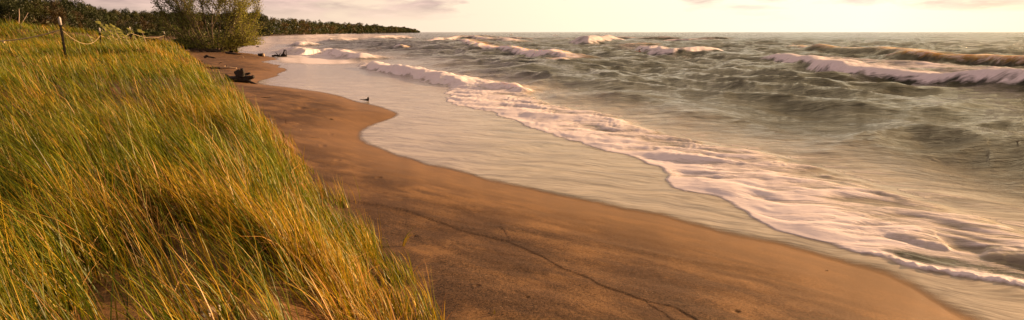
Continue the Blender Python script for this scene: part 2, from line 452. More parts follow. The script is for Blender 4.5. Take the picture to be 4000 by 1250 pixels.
coarse_shade = np.maximum(coarse_shade, 0.8 * sstep(7.6, 5.0, np.hypot(X, Y)) * sstep(1.6, -.6, X) * (di < .6))
coarse_shade = coarse_shade * sstep(-.5, .3, fbm(X * 1.5, Y * 1.5, 52, 3) + .25)
coarse_shade = np.maximum(coarse_shade, shade_band)  # adds the painted crack shade to the dark sand mask
me = mesh_from('beach_sand', np.stack([X, Y, Z], 1), Q, M['sand'], True, {'wet': wet, 'dry': dry, 'coarse_shade': coarse_shade})
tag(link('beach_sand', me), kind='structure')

# ------------------------------------------------------------------ water
rw = rows_of(3.4, 18, 430, .0075, 50000, 150)
azw = np.radians(np.concatenate([np.linspace(-75, -47, 20)[:-1], np.linspace(-47, 47, 940), np.linspace(47, 125, 60)[1:]]))
X, Y, Q = ring_grid(rw, azw)
d = -land_s(X, Y); Q, used = clean(Q, d > -0.01); X, Y, d = X[used], Y[used], d[used]
R = np.hypot(X, Y)
def P(*pts): return smooth_line([at(x, y) for x, y in pts], 4)
F1 = P((1405, 262), (1472, 281), (1559, 294), (1624, 307), (1689, 326), (1745, 345), (1740, 385), (1800, 418), (1917, 437), (2030, 485), (2135, 524), (2321, 580), (2420, 605), (2507, 632),
       (2570, 667), (2631, 735), (2787, 773), (2860, 815), (2960, 875), (3100, 922), (3261, 963), (3420, 1008), (3572, 1056), (3700, 1080), (3850, 1098), (4000, 1120), (4500, 1200))
F2 = P((1420, 243), (1500, 258), (1600, 282), (1750, 296), (1850, 306), (1950, 320), (2060, 355), (2150, 402), (2400, 452), (2600, 520), (2800, 562), (3000, 600), (3150, 640), (3330, 690),
       (3600, 775), (4000, 900), (4500, 1010))
foam_poly = F1 + F2[::-1]
_w = .10 * perlin(X * .8, Y * .8, 43) + .05 * perlin(X * 2.6, Y * 2.6, 44); _w = _w * np.clip(R / 9, .7, 4)
X0, Y0 = X, Y; X = X0 + _w; Y = Y0 + _w * .6
fd = sdist(X, Y, foam_poly)
d1, s1_, par1, L1 = pl_dist(X, Y, F1)
d2, s2_, par2, L2 = pl_dist(X, Y, F2)
X, Y = X0, Y0
d1s = d1 * -s1_           # + = lake side of the foam front
d2s = d2 * -s2_
# open lake swell and chop, quiet in the swash
open_ = sstep(-0.8, 3.5, d2s) * sstep(0, 6, d)
open_ = np.where(R > 90, np.maximum(open_, sstep(4, 25, d)), open_)
_b = sstep(26, 40, Y) * sstep(2, -9, X + 1.5 * perlin(X * .2, Y * .1, 45)); open_ = open_ * (1 - _b) + _b * np.where(Y > 34, sstep(4, 26, d), open_)
warpx = X + 1.8 * perlin(X * .09, Y * .07, 61); warpy = Y + 2.0 * perlin(X * .08, Y * .08, 62)
def ridged(n): return 1 - 2 * np.abs(n)
cres = lambda r, lam: 1 - sstep(lam * 18, lam * 60, r)      # fade what the grid cannot hold
H = np.zeros_like(X)
H += .20 * perlin(warpx / 9.0, warpy / 26.0, 63) * cres(R, 9)
H += .19 * ridged(perlin(warpx / 5.5, warpy / 7.0, 64)) * cres(R, 5)
H += .070 * ridged(perlin(warpx / 2.6 , warpy / 3.0, 65)) * cres(R, 4)
H += .024 * ridged(perlin(warpx / 1.5, warpy / 1.0, 66)) * cres(R, 2)
H += .010 * ridged(perlin(warpx / 0.8, warpy / 0.42, 67)) * cres(R, 1)
H += .35 * perlin(X / 28.0, Y / 60.0, 68) * sstep(45, 130, R)* cres(R, 28)
H += .22 * ridged(perlin(X / 14.0, Y / 24.0, 69)) * sstep(50, 120, R) * cres(R, 14)
amp = 1.0 + .75 * sstep(12, 40, R)
H = H * open_ * amp
foam = np.zeros_like(X); thin = np.zeros_like(X); nofoam = np.zeros_like(X)
def ridge(base, h, wf, wb, ffront=0., ftop=0., fback=0., lback=3.0, t0=2.0, t1=2.0, orange=0., jag=.18, seed=0, clear=0.):
    """one breaking wave: base = foot line of its shoreward face"""
    global H, foam, thin, nofoam
    pts = P(*base)
    q0 = np.array(pts); dd0 = np.r_[0, np.cumsum(np.hypot(*np.diff(q0, axis=0).T))]; tt = np.linspace(0, dd0[-1], 36)
    q0 = np.stack([np.interp(tt, dd0, q0[:, 0]), np.interp(tt, dd0, q0[:, 1])], 1)
    for _ in range(14): q0[1:-1] = .25 * q0[:-2] + .5 * q0[1:-1] + .25 * q0[2:]
    pts = [tuple(p_) for p_ in q0]
    sel = np.ones(X.shape, bool)
    bx = [p[0] for p in pts]; by = [p[1] for p in pts]; mg = wb * 4 + lback * 2 + 3
    sel = (X > min(bx) - mg) & (X < max(bx) + mg) & (Y > min(by) - mg) & (Y < max(by) + mg)
    x, y = X[sel], Y[sel]
    dd, sd, par, L = pl_dist(x, y, pts)
    ax = np.array(pts[0]); bx_ = np.array(pts[-1])
    q = dd * -sd + wf * .7 * jag * 3 * perlin(x / (wf * 2.2), y / (wf * 2.2), 80 + seed) + wf * jag * perlin(x / (wf * .5), y / (wf * .5), 81 + seed)
    endf = sstep(0, t0, par) * sstep(0, t1, L - par)
    hv = (1.08 + .50 * perlin(x * .10 / max(wf, .3) + seed, y * .17 / max(wf, .3) ** .5, 82 + seed)) * endf
    prof = np.where(q < 0, 0, np.where(q < wf, sstep(0, wf, q), np.exp(-((q - wf) / wb) ** 2)))
    hh = h * hv * prof
    H[sel] = H[sel] * (1 - .6 * prof * endf) + hh
    n = fbm(x / (wf * .9), y / (wf * 1.6), 83 + seed, 3)
    ends = endf > .001
    f = ffront * sstep(-.05 * wf, .85 * wf, q + .22 * wf * n) * sstep(1.5 * wf, .9 * wf, q)
    f = np.maximum(f, ftop * sstep(.45 * wf, .75 * wf, q) * sstep(2.2 * wf, 1.2 * wf, q))
    f = np.maximum(f, fback * sstep(.6 * wf, wf, q) * np.exp(-np.maximum(q - wf, 0) / lback))
    f = f * sstep(0, .5, endf) * (1 + .55 * n)
    foam[sel] = np.maximum(foam[sel], f)
    H[sel] += .03 * h * np.clip(f, 0, 1) * fbm(x / (wf * .35), y / (wf * .35), 84 + seed, 3)
    if clear: nofoam[sel] = np.maximum(nofoam[sel], clear * endf * sstep(-1.2 * wf, -.2 * wf, q) * sstep(1.35 * wf, .85 * wf, q))
    thin[sel] = np.maximum(thin[sel], orange * prof * endf * sstep(.45, 1.0, q / wf))  # mask of the backlit orange painted onto the crest
# name the waves by where they break
ridge([(2930, 243), (3024, 254), (3078, 266), (3178, 290), (3222, 304), (3337, 329), (3496, 335), (3595, 330), (3720, 353), (3844, 354), (3993, 364), (4300, 400), (4700, 440)], .62, .95, 2.0, 1.15, 1.1, .78, 5.5, 5, 2, seed=1)
ridge([(3380, 228), (3471, 239), (3570, 249), (3744, 255), (3893, 268), (4000, 271), (4300, 283)], .72, 1.5, 2.4, 0, .38, .2, 3, 7, 2, orange=1.0, jag=.2, seed=2)
ridge([(3000, 186), (3130, 203), (3240, 208), (3330, 212), (3430, 222), (3520, 232)], .68, 2.2, 3.0, 0, .30, .1, 3, 16, 7, orange=.9, jag=.08, seed=3)
ridge([(2455, 196), (2534, 222), (2660, 225), (2812, 219), (2900, 214)], .72, 1.5, 2.2, 1.1, 1.0, .5, 4, 4, 5, seed=4)
ridge([(2195, 172), (2240, 180), (2300, 182), (2357, 180), (2440, 166), (2500, 166)], 1.75, 3.6, 3.5, 1.5, 1.2, .3, 4, 3, 8, seed=5, jag=.1)
ridge([(2440, 190), (2560, 188), (2640, 186)], .5, 2., 3., 0, .4, .1, 3, 4, 5, orange=.6, seed=15)
ridge([(1785, 168), (1820, 190), (1883, 211), (1953, 207), (2029, 224), (2130, 247), (2240, 253)], .62, 1.2, 2.2, 1.0, .9, .35, 3, 4, 8, orange=.9, seed=6)
ridge([(2080, 250), (2160, 256), (2260, 258)], .35, 1.0, 1.5, 0, .55, .2, 2, 3, 3, orange=.8, seed=16)
ridge([(1700, 168), (1777, 160), (1817, 150), (1900, 163), (1960, 172)], .7, 2.6, 3, .6, .9, .4, 5, 12, 10, orange=.5, seed=7)
ridge([(1505, 191), (1546, 196), (1600, 196)], .55, 1.6, 1.6, .2, .8, .1, 2, 4, 3, orange=.6, seed=8)
ridge([(1405, 262), (1472, 281), (1559, 294), (1624, 307), (1689, 326), (1760, 345), (1830, 352)], .34, .8, 1.2, 1.15, 1.1, .6, 2, 1.2, 3, seed=9, jag=.28)
ridge([(1760, 352), (1900, 352), (2060, 372)], .28, .7, .9, .3, .85, .3, 2, 2, 2, orange=.5, seed=19, jag=.3)
ridge([(1080, 197), (1110, 214), (1170, 219), (1240, 216)], .6, 2.2, 2.6, 1.0, 1.0, .8, 7, 5, 5, seed=10, jag=.25)
ridge([(1225, 205), (1270, 222), (1330, 232), (1352, 236)], .62, 1.6, 2.0, .9, 1.1, .6, 4, 3, 2, seed=11, jag=.25)
ridge([(1080, 178), (1150, 183), (1250, 180), (1330, 178)], .8, 3, 3.5, .8, 1.0, .6, 7, 8, 8, seed=12, jag=.25)
ridge([(1180, 166), (1300, 168), (1420, 163), (1480, 160)], .8, 4, 4, .6, .9, .5, 8, 12, 12, seed=13, jag=.25)
ridge([(1400, 158), (1500, 157), (1600, 154), (1670, 152)], 1.1, 4, 5, .7, 1.0, .5, 8, 18, 12, seed=14, jag=.2)
ridge([(1040, 158), (1120, 160), (1230, 158)], .3, 2, 3, .8, .8, .4, 5, 10, 10, seed=17)
ridge([(1040, 148), (1150, 149), (1300, 148), (1450, 147)], .6, 5, 6, .8, 1., .6, 20, 10, 20, seed=18)
ridge([(2860, 385), (2920, 395), (3030, 398), (3150, 405)], .13, .9, 1.6, 0, 0, 0, 2, 2, 2, seed=20)
ridge([(2900, 470), (3100, 520), (3350, 560), (3700, 560)], .06, .8, 1.4, 0, 0, 0, 2, 2, 2, seed=21)
ridge([(3150, 445), (3400, 500), (3700, 520), (4100, 510)], .06, .9, 1.4, 0, 0, 0, 2, 2, 2, seed=22)
ridge([(3560, 625), (3850, 680), (4150, 690), (4300, 690)], .10, 1.2, 1.6, 0, 0, 0, 1, 3, 1, seed=23)
ridge([(3420, 385), (3700, 400), (4000, 420), (4400, 450)], .10, 1.0, 1.6, 0, 0, 0, 2, 4, 2, seed=24)
ridge([(3774, 998), (3842, 1015), (3920, 1024), (4000, 1038), (4300, 1070)], .060, .12, .22, 0, .5, 0, .3, .35, .3, seed=25, jag=.2, clear=.7)
ridge([(3380, 905), (3560, 960), (3680, 985), (3765, 990)], .050, .14, .35, 0, .35, .15, .4, .6, .2, seed=26, jag=.25)
ridge([(2900, 655), (3050, 662), (3140, 650)], .05, .25, .5, .1, .5, .3, .5, .5, .5, seed=27, jag=.3)
# white caps far out
rc = random.Random(5)
for k in range(26):
    px = rc.uniform(1700, 3000); D = rc.uniform(120, 520); py = 125 + CAMZ * F / D
    w = rc.uniform(4, 13) / D * F
    ridge([(px - w, py - .35), (px, py), (px + w, py + .35)], rc.uniform(.35, .9), rc.uniform(1.5, 3), rc.uniform(2, 4), 0, rc.uniform(.3, .9), .1, 3, w * D / F * .8, w * D / F * .8, seed=30 + k)
# the broken wave washing in: band of foam
front = sstep(0, .14, d1s) * (fd > 0)
band = np.clip(fd, 0, None)
width = d1 + d2
flow_a = .86 * X - .5 * Y; flow_b = .5 * X + .86 * Y
flow_w = flow_b + .5 * perlin(X * .5, Y * .3, 46) + .15 * perlin(X * 1.7, Y * 1.3, 47)
big = perlin(flow_a * .38, flow_w * 1.4, 71); lum = fbm(flow_a * .85, flow_w * 3.4, 72, 3, .5)
thick = np.clip(.98 - .52 * (d1s / np.maximum(width, .01)), 0, 1.1)
fade_far = 1 - .40 * sstep(18, 9, R) * sstep(.1, .55, d1s / np.maximum(width, .01)) - .45 * sstep(8.4, 6.6, R)
fb = np.where(fd > 0, (thick * fade_far + .34 * lum + .26 * big) * sstep(0, .12, d1) * sstep(-.1, .7, d2), 0)
fb = np.where((fd > 0) & (X < -.5) & (Y > 22), fb * .9 + .1, fb)
foam = np.maximum(foam, np.clip(fb, 0, 1.15))
spill = np.exp(-np.maximum(-fd, 0) / .9) * .30 * (fd <= 0) * (d1s > 0) * sstep(-.3, .6, lum + .3)
foam = np.maximum(foam, spill)
H += np.where(fd > 0, 1, 0) * sstep(0, .10, d1s) * (.010 + .052 * sstep(0, 1.6, d1s)) * sstep(0, .6, d2)
H += sstep(0, .35, fd) * (.072 * big + .026 * lum + .005 * fbm(flow_a * 3, flow_b * 9, 73, 3)) * (.5 + .5 * sstep(5, 14, R)) * sstep(0, .5, d1s)
# crinkled lip of the last thin wash in the right foreground
lip = np.exp(-((d1s - .09) / .075) ** 2) * sstep(8.3, 7.3, Y) * (d1s > -.02) * sstep(.0, .8, X - 3.9)
foam = np.maximum(foam * (1 - .75 * sstep(.16, .3, d1s) * sstep(.9, .5, d1s) * sstep(7.3, 6.9, Y)), lip * 1.05)
H += lip * (.020 + .034 * fbm(X * 8, Y * 10, 74, 4))
# pink streaked water behind the long breaker, and the messy surf off the spit
for poly, v in (([(2960, 222), (3250, 222), (3480, 246), (3750, 262), (4000, 285), (4400, 330), (4400, 395), (4000, 340), (3600, 305), (3300, 268)], .48),
                ([(1000, 228), (1120, 222), (1240, 226), (1370, 230), (1440, 246), (1300, 253), (1180, 251), (1080, 246)], .62),
                ([(1030, 200), (1110, 185), (1230, 190), (1330, 214), (1360, 232), (1220, 232), (1110, 226)], .68),
                ([(1000, 142), (1200, 134), (1450, 132), (1660, 140), (1500, 158), (1250, 170), (1080, 176), (950, 165)], .50),
                ([(930, 168), (1050, 160), (1120, 172), (1060, 200), (950, 204), (895, 198)], .42),
                ([(2290, 186), (2420, 176), (2560, 190), (2540, 206), (2420, 200)], .40),
                ([(2080, 395), (2260, 440), (2500, 470), (2700, 520), (2500, 500), (2200, 425)], .45)):
    q = [at(a, b)[:2] for a, b in poly]; w = sdist(X, Y, q); sc = np.maximum(1, R * .03)
    foam = np.maximum(foam, v * sstep(-.3, 1, w / sc) * (1 + .5 * fbm(X / sc / 1.2, Y / sc / 1.2, 75, 3)))
foam *= sstep(.05, .6, d) * (1 - nofoam)
# crisp rim where the swash ends
swash = (d1s < 0) | (fd <= 0) & (d2s < 0)
calm = np.where(Y < 60, 1 - np.clip(open_ * 1.0, 0, 1), 0.0)
calm = np.maximum(calm, sstep(.6, 0, open_))
calm = calm + (.85 - calm) * sstep(-.1, .6, fd)
_lipw = sstep(.14, .24, d1s) * sstep(1.0, .5, d1s) * sstep(7.6, 7.0, Y) * sstep(3.8, 4.6, X)
milk = (1 - .9 * _lipw) * np.clip(calm * 1.0, 0, 1) * (.9 - .35 * sstep(25, 45, R)) + .18 * sstep(9, 0, d2s) * (d2s > 0) * (Y < 30)
# water film follows the gentle sheet: shallow ripples only
sheet = np.clip(1 - open_, 0, 1) * sstep(0, 2, d)
H += sheet * (.006 * perlin(flow_a * .5, flow_b * 2.2, 76) + .0022 * perlin(flow_a * 1.6, flow_b * 8, 77))
edge = sstep(-.01, .16 + .16 * sstep(14, 8, R), d + .03 * perlin(X * 6, Y * 6, 78))
Z = H + .004 * sstep(-.05, .15, d)
far = sstep(30, 160, R) + .15
me = mesh_from('lake_water', np.stack([X, Y, Z], 1), Q, M['water'], True,
               {'foam': foam, 'milk': np.clip(milk, 0, 1), 'calm': np.clip(calm, 0, 1), 'far': far, 'thin': np.clip(thin, 0, 1), 'edge': edge})
tag(link('lake_water', me), kind='structure')
WX, WY, WZ = X, Y, Z
def water_z(x, y):
    k = np.argmin((WX - x) ** 2 + (WY - y) ** 2); return float(WZ[k])

# ------------------------------------------------------------------ grass
def blades(root, L, phi, a0, a1, w, col, K=5, psi=None):
    n = len(L); psi = rng.random(n) * np.pi if psi is None else psi
    wx, wy = np.cos(psi), np.sin(psi)
    c = root.copy(); rows = []
    for k in range(K):
        t = k / (K - 1)
        ww = w * (1 - .88 * t ** 1.6) * (.65 + .35 * min(1, t * 4)) * .5
        rows.append(np.stack([c[:, 0] - wx * ww, c[:, 1] - wy * ww, c[:, 2]], 1)); rows.append(np.stack([c[:, 0] + wx * ww, c[:, 1] + wy * ww, c[:, 2]], 1))
        a = a0 + (a1 - a0) * ((k + .5) / (K - 1)) ** 1.2; s = L / (K - 1)
        c = c + np.stack([np.sin(a) * np.cos(phi) * s, np.sin(a) * np.sin(phi) * s, np.cos(a) * s], 1)
    V = np.stack(rows, 1).reshape(-1, 3)
    base = np.arange(n)[:, None] * (2 * K)
    Q = np.concatenate([base + np.array([[2 * k, 2 * k + 1, 2 * k + 3, 2 * k + 2]]) for k in range(K - 1)], 1).reshape(-1, 4)
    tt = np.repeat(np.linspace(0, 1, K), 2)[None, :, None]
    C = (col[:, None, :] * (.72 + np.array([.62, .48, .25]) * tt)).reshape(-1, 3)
    return V, Q, C
BARE = [at(x, y, 1.0)[:2] for x, y in [(150, 3000), (230, 1500), (285, 1150), (430, 1030), (560, 950), (700, 920), (880, 945), (1150, 1010), (1380, 1070), (1540, 1150), (1640, 1320), (2000, 3000)]]
GAP = [at(x, y, 1.1)[:2] for x, y in [(560, 760), (700, 740), (760, 900), (560, 960)]]
def grass_density(x, y):
    di = sdist(x, y, dune_poly) + 0.35 * perlin(x * .5, y * .5, 35) * sstep(4, 12, y)
    m = sstep(-.12, .55, di + .28 * perlin(x * 1.4, y * 1.4, 92))
    m = m * (1 - .95 * sstep(-.08, .12, sdist(x, y, BARE))) * (1 - .35 * sstep(-.05, .15, sdist(x, y, GAP)))
    m = m * np.clip(.75 + .8 * fbm(x * .9, y * .9, 91, 2), .12 + .5 * sstep(12, 25, y), 1)
    return m, di
GREEN = np.array([[.092, .138, .004], [.145, .185, .004], [.060, .095, .005], [.19, .20, .005]])
GOLD = np.array([[.36, .25, .012], [.50, .33, .030], [.30, .24, .008]])
STRAW = np.array([[.46, .27, .09], [.34, .17, .06], [.56, .37, .15]])
VV, QQ, CC = [], [], []; off = 0
def add_grass(ncl, per, r0, r1, wid, len_, K, spread, bandp=1.0):
    global off
    k = 1 / np.sqrt(rng.uniform(1 / r1 ** (2 * bandp), 1 / r0 ** (2 * bandp), ncl) ** (1 / bandp)) if False else 1 / rng.uniform(1 / r1, 1 / r0, ncl)
    a = np.radians(rng.uniform(-54, 8, ncl)); x = k * np.sin(a); y = k * np.cos(a)
    dens, di = grass_density(x, y)
    ok = rng.random(ncl) < dens; x, y, di = x[ok], y[ok], di[ok]; n = len(x)
    cnt = per
    X = np.repeat(x, cnt) + rng.normal(0, spread, n * cnt); Y = np.repeat(y, cnt) + rng.normal(0, spread, n * cnt)
    Z = np.interp(np.arange(n * cnt), np.arange(n * cnt), terrain(X, Y, False)) - .02
    di = np.repeat(di, cnt)
    nn = n * cnt
    patch = fbm(X * .35, Y * .35, 95, 3)
    dirp = .35 * perlin(X * .25, Y * .25, 96)
    cl_dir = np.repeat(rng.normal(0, .30, n), cnt)
    phi = math.pi + .12 + dirp + cl_dir + rng.normal(0, .35, nn)
    cl_len = np.repeat(rng.uniform(.6, 1.25, n), cnt)
    L = len_ * cl_len * rng.uniform(.45, 1.1, nn) * (1 - .35 * sstep(1.2, .1, di))
    a0 = rng.normal(.22, .16, nn); a1 = np.clip(rng.normal(.80, .30, nn), .15, 1.6)
    fallen = rng.random(nn) < .05
    a1 = a1 + np.repeat(rng.normal(.05, .28, n), cnt)
    a1 = np.where(fallen, rng.uniform(1.3, 2.2, nn), a1); phi = np.where(fallen, rng.uniform(0, 6.28, nn), phi)
    u = rng.random(nn)
    gold_p = np.clip(.09 + .50 * patch + .26 * sstep(2.2, .1, di) , .05, .8); straw_p = .04 + .28 * sstep(1.1, .0, di)*sstep(6,12,Y)+ .10*sstep(.2,.6,patch)
    c = GREEN[rng.integers(0, 4, nn)]
    c = np.where((u < gold_p)[:, None], GOLD[rng.integers(0, 3, nn)], c)
    c = np.where((u > 1 - straw_p)[:, None] | fallen[:, None], STRAW[rng.integers(0, 3, nn)], c)
    c = c * rng.uniform(.45, 1.45, (nn, 1)) * np.repeat(rng.uniform(.75, 1.25, n), cnt)[:, None]
    w = wid * rng.uniform(.6, 1.3, nn) * np.clip(np.hypot(X, Y) / r0, 1, 3) ** .6
    V, Q, C = blades(np.stack([X, Y, Z], 1), L, phi, a0, a1, w, c, K)
    VV.append(V); QQ.append(Q + off); CC.append(C); off += len(V)
add_grass(2900, 40, 2.6, 9, .0058, .66, 6, .06)
add_grass(3600, 26, 8, 20, .0085, .55, 4, .10)
add_grass(3800, 24, 18, 60, .017, .46, 4, .22)
add_grass(6500, 26, 32, 64, .024, .60, 4, .30)
# dead stalks lying on the bare sand and in the gap
def scatter_in(poly, n, zpad=.01):
    p = np.array(poly); out = []
    while len(out) < n:
        x = rng.uniform(p[:, 0].min(), p[:, 0].max()); y = rng.uniform(max(p[:, 1].min(), 2.2), p[:, 1].max())
        if inside(np.array([x]), np.array([y]), poly)[0]: out.append((x, y))
    o = np.array(out); return np.stack([o[:, 0], o[:, 1], terrain(o[:, 0], o[:, 1], False) + zpad], 1)
FRINGE = [at(x, y, .8)[:2] for x, y in [(900, 930), (1150, 900), (1400, 960), (1560, 1080), (1660, 1260), (1300, 1260), (1200, 1080)]]
for poly, n, a, b in ((BARE, 380, 1.3, 1.6), (GAP, 160, 1.1, 1.6), (BARE, 90, .5, 1.2), (FRINGE, 700, .9, 1.7), (FRINGE, 130, .3, .8)):
    r_ = scatter_in(poly, n)
    V, Q, C = blades(r_, rng.uniform(.15, .5, n), rng.uniform(2.0, 5.2, n), np.full(n, a), np.full(n, b) + rng.normal(0, .05, n), np.full(n, .006), STRAW[rng.integers(0, 3, n)] * .9, 4)
    VV.append(V); QQ.append(Q + off); CC.append(C); off += len(V)
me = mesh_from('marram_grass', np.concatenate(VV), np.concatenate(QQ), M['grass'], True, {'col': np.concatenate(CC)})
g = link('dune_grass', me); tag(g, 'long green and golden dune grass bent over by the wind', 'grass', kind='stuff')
VV = QQ = CC = None

def tuft(name, label, px, py, n, length, lean=1.0, phi0=math.pi, sp=.05, group=None, gold=.4, spread_phi=.5):
    p = ground_at(px, py); nn = n
    root = np.zeros((nn, 3)); root[:, 0] = rng.normal(0, sp, nn); root[:, 1] = rng.normal(0, sp, nn)
    root[:, 2] = terrain(root[:, 0] + p.x, root[:, 1] + p.y, False) - p.z - .02
    c = np.where((rng.random(nn) < gold)[:, None], GOLD[rng.integers(0, 3, nn)], GREEN[rng.integers(0, 4, nn)])
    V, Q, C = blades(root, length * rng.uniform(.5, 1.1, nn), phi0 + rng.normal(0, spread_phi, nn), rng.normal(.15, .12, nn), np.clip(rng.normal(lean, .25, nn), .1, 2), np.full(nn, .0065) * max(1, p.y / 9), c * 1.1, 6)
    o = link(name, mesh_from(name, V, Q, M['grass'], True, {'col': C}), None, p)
    return tag(o, label, 'grass tuft', group)
TG = 'tufts standing alone on the sand'
for k_, (tx_, ty_, nb_, lb_) in enumerate([(905, 1290, 60, 'leafy green clump rising from the bottom edge, right of the pale stones'), (1100, 1330, 60, 'green clump at the bottom edge between the pale stones and the dune corner'),
        (1190, 1180, 34, 'wispy green clump on the lit sand near the dune corner'), (640, 1140, 26, 'thin sprawling clump alone in the shaded sand hollow'), (1010, 1120, 34, 'bent golden clump at the far side of the sand hollow'), (700, 1300, 40, 'low green clump at the bottom edge left of the pale stones')]):
    tuft('grass_clump', nb_ if isinstance(nb_, str) else lb_, tx_, ty_, nb_, .55, .95, gold=.3, sp=.05, group='clumps of grass on the foreground sand')
tuft('grass_tuft', 'tall yellow-green tuft at the very corner of the dune, tips pointing up', 1465, 1040, 90, .55, .35, gold=.6, sp=.05, group=TG)
tuft('grass_tuft', 'short tuft of green shoots lower down on dark gritty sand', 1580, 1110, 38, .34, .5, sp=.07, group=TG)
tuft('grass_tuft', 'sparse bent yellow shoots at the foot of the dune corner', 1645, 1175, 26, .30, .7, math.pi + .4, gold=.7, sp=.06, group=TG)
tuft('grass_tuft', 'small lone tuft bending to the lake beside a dark hollow', 1575, 958, 16, .26, 1.5, 0.35, gold=.75, sp=.012, group=TG, spread_phi=.2)
tuft('grass_tuft', 'thin upright green shoot on open sand beside the dune edge', 1227, 682, 7, .22, .3, gold=.1, sp=.015, group=TG)
tuft('grass_tuft', 'tiny two-bladed shoot near the bottom of the sand', 1932, 1235, 4, .10, .5, gold=.5, sp=.006, group=TG)
tuft('grass_tuft', 'thin pale tuft just outside the dune edge with upright tips', 1340, 800, 26, .42, .4, gold=.6, sp=.10, group=TG)

# ------------------------------------------------------------------ rope fence on the dune
fence = thing('rope_fence', 'rope fence of dark leaning posts with white tips crossing the dune grass', 'fence', (0, 0, 0))
posts = [((-300, 74), 21.0, (-330, 215)), ((231, 65), 20.0, (257, 214)), ((388, 108), 33.0, (394, 178)), ((506, 104), 42.0, (512, 160)), ((640, 122), 62.0, (643, 150))]
tops = []
for (tx, ty), D, (bx, by) in posts:
    a = Vector(atD(tx, ty, D)); b = Vector(atD(bx, by, D + .1)); b.z = tz(b.x, b.y) - .1
    ax = (a - b).normalized(); n = ax.cross(Vector((0, 1, 0))).normalized(); m2 = ax.cross(n)
    mb = MB(); cut = a - ax * .26; r = .040
    # T section: flange and web
    mb.tube([b, cut], [r, r], 4); mb.tube([b + m2 * .03, cut + m2 * .03], [r * .6, r * .6], 4)
    for k in range(9):
        q = b.lerp(cut, .25 + .08 * k); mb.tube([q - n * .045, q + n * .045], .012, 4)
    po = mb.build('fence_post', M['post'], fence)
    mt = MB(); mt.tube([cut, a - ax * .05, a], [r * 1.05, r * 1.0, r * .4], 6); mt.build('painted_tip', M['tip'], po)
    tops.append(a - ax * .40)
for i in range(len(tops) - 1):
    a, b = tops[i], tops[i + 1]; sag = [.36, .45, .30, .3][i]
    pts = []
    for k in range(25):
        t = k / 24; p = a.lerp(b, t); p.z -= sag * 4 * t * (1 - t)
        p.z = max(p.z, tz(p.x, p.y) + .46); pts.append(p)
    mb = MB(); mb.tube(pts, (.019, .010, .012, .014)[i], 5)
    if i == 0: mb.blob(pts[14] - Vector((0, 0, .03)), (.045, .045, .05), .1, 3)
    mb.build('rope', M['rope'], fence)

# ------------------------------------------------------------------ pale leafed saplings by the fence
def sapling(px, py, D, h, lean, label, seed, n=26):
    rs = random.Random(seed); p = Vector(atD(px, py, D)); p.z = tz(p.x, p.y); h = atD(px, h, D)[2] - p.z
    t = thing('young_poplar', label, 'sapling', p, 0, 'wind-blown saplings by the rope fence')
    mb = MB(); pts = [(lean * h * (k / 6) ** 1.3 * -1, .05 * k, h * k / 6) for k in range(7)]
    mb.tube(pts, [.018 * (1 - k / 8) + .004 for k in range(7)], 5); mb.build('stem', M['palebark'], t)
    V, Q, C = [], [], []
    for k in range(n):
        u = rs.uniform(.25, 1); i = min(int(u * 6), 5); f = u * 6 - i
        c = Vector(pts[i]).lerp(Vector(pts[i + 1]), f) + Vector((rs.uniform(-.16, .04), rs.uniform(-.1, .1), rs.uniform(-.05, .05)))
        l = rs.uniform(.09, .15); w = l * .42
        a = Vector((-.8, rs.uniform(-.5, .5), rs.uniform(.1, .9))).normalized(); b = a.cross(Vector((rs.uniform(-1, 1), 1, rs.uniform(-1, 1)))).normalized()
        j = len(V)
        V += [c - a * l, c + b * w, c + a * l, c - b * w]; Q.append((j, j + 1, j + 2, j + 3)); g_ = rs.uniform(.8, 1.3); C += [(.36 * g_, .36 * g_, .09 * g_)] * 4
    link('leaves', mesh_from('leaves', np.array([tuple(v) for v in V]), Q, M['leaf'], True, {'col': np.array(C)}), t)
    return t
sapling(440, 150, 34, 86, .5, 'tallest pale-leaved sapling, just right of the second fence post', 1, 34)
sapling(455, 155, 35, 95, .45, 'bushy pale sapling second from the second fence post', 2)
sapling(478, 160, 34, 96, .45, 'slender sapling with hooked tip midway between two fence posts', 3)
sapling(500, 160, 33, 112, .5, 'low sapling just left of the third fence post, straggly yellow leaves', 4)
sapling(520, 168, 32, 116, .7, 'strongly leaning sapling crossing in front of the third fence post', 5)
sapling(540, 165, 36, 106, .5, 'sapling leaning left right behind the third fence post', 6, 18)
sapling(572, 170, 36, 117, .35, 'sapling standing alone farthest toward the big willow', 7, 18)
sapling(372, 160, 30, 128, .6, 'stunted sapling with few leaves left of the second fence post', 8, 8)

# ------------------------------------------------------------------ woody debris
def driftwood(name, label, cat, origin, scale, parts, mat='darkwood', group=None):
    """parts: (name, [(x, z, depth, radius)...]) in metres, facing the lens"""
    t = thing(name, label, cat, origin, 0, group)
    for nm, pts, mt in parts:
        mb = MB(); q = [Vector((p[0], p[2], p[1])) * scale for p in pts]; 
        # subdivide and roughen
        P2, R2 = [], []
        for i in range(len(q) - 1):
            for k in range(3):
                f = k / 3; P2.append(q[i].lerp(q[i + 1], f) + Vector((random.uniform(-1, 1), random.uniform(-1, 1), random.uniform(-1, 1))) * .012 * scale * (1 if i + k else 0)); R2.append((pts[i][3] * (1 - f) + pts[i + 1][3] * f) * scale)
        P2.append(q[-1]); R2.append(pts[-1][3] * scale)
        mb.tube(P2, R2, 9, rough=.13); mb.build(nm, M[mt or mat], t)
    return t
p = ground_at(945, 322); sc = p.y / F / 10.06
def U(u, v, dep, r): return ((u - 850) * sc, (640 - v) * sc, dep, r * sc)
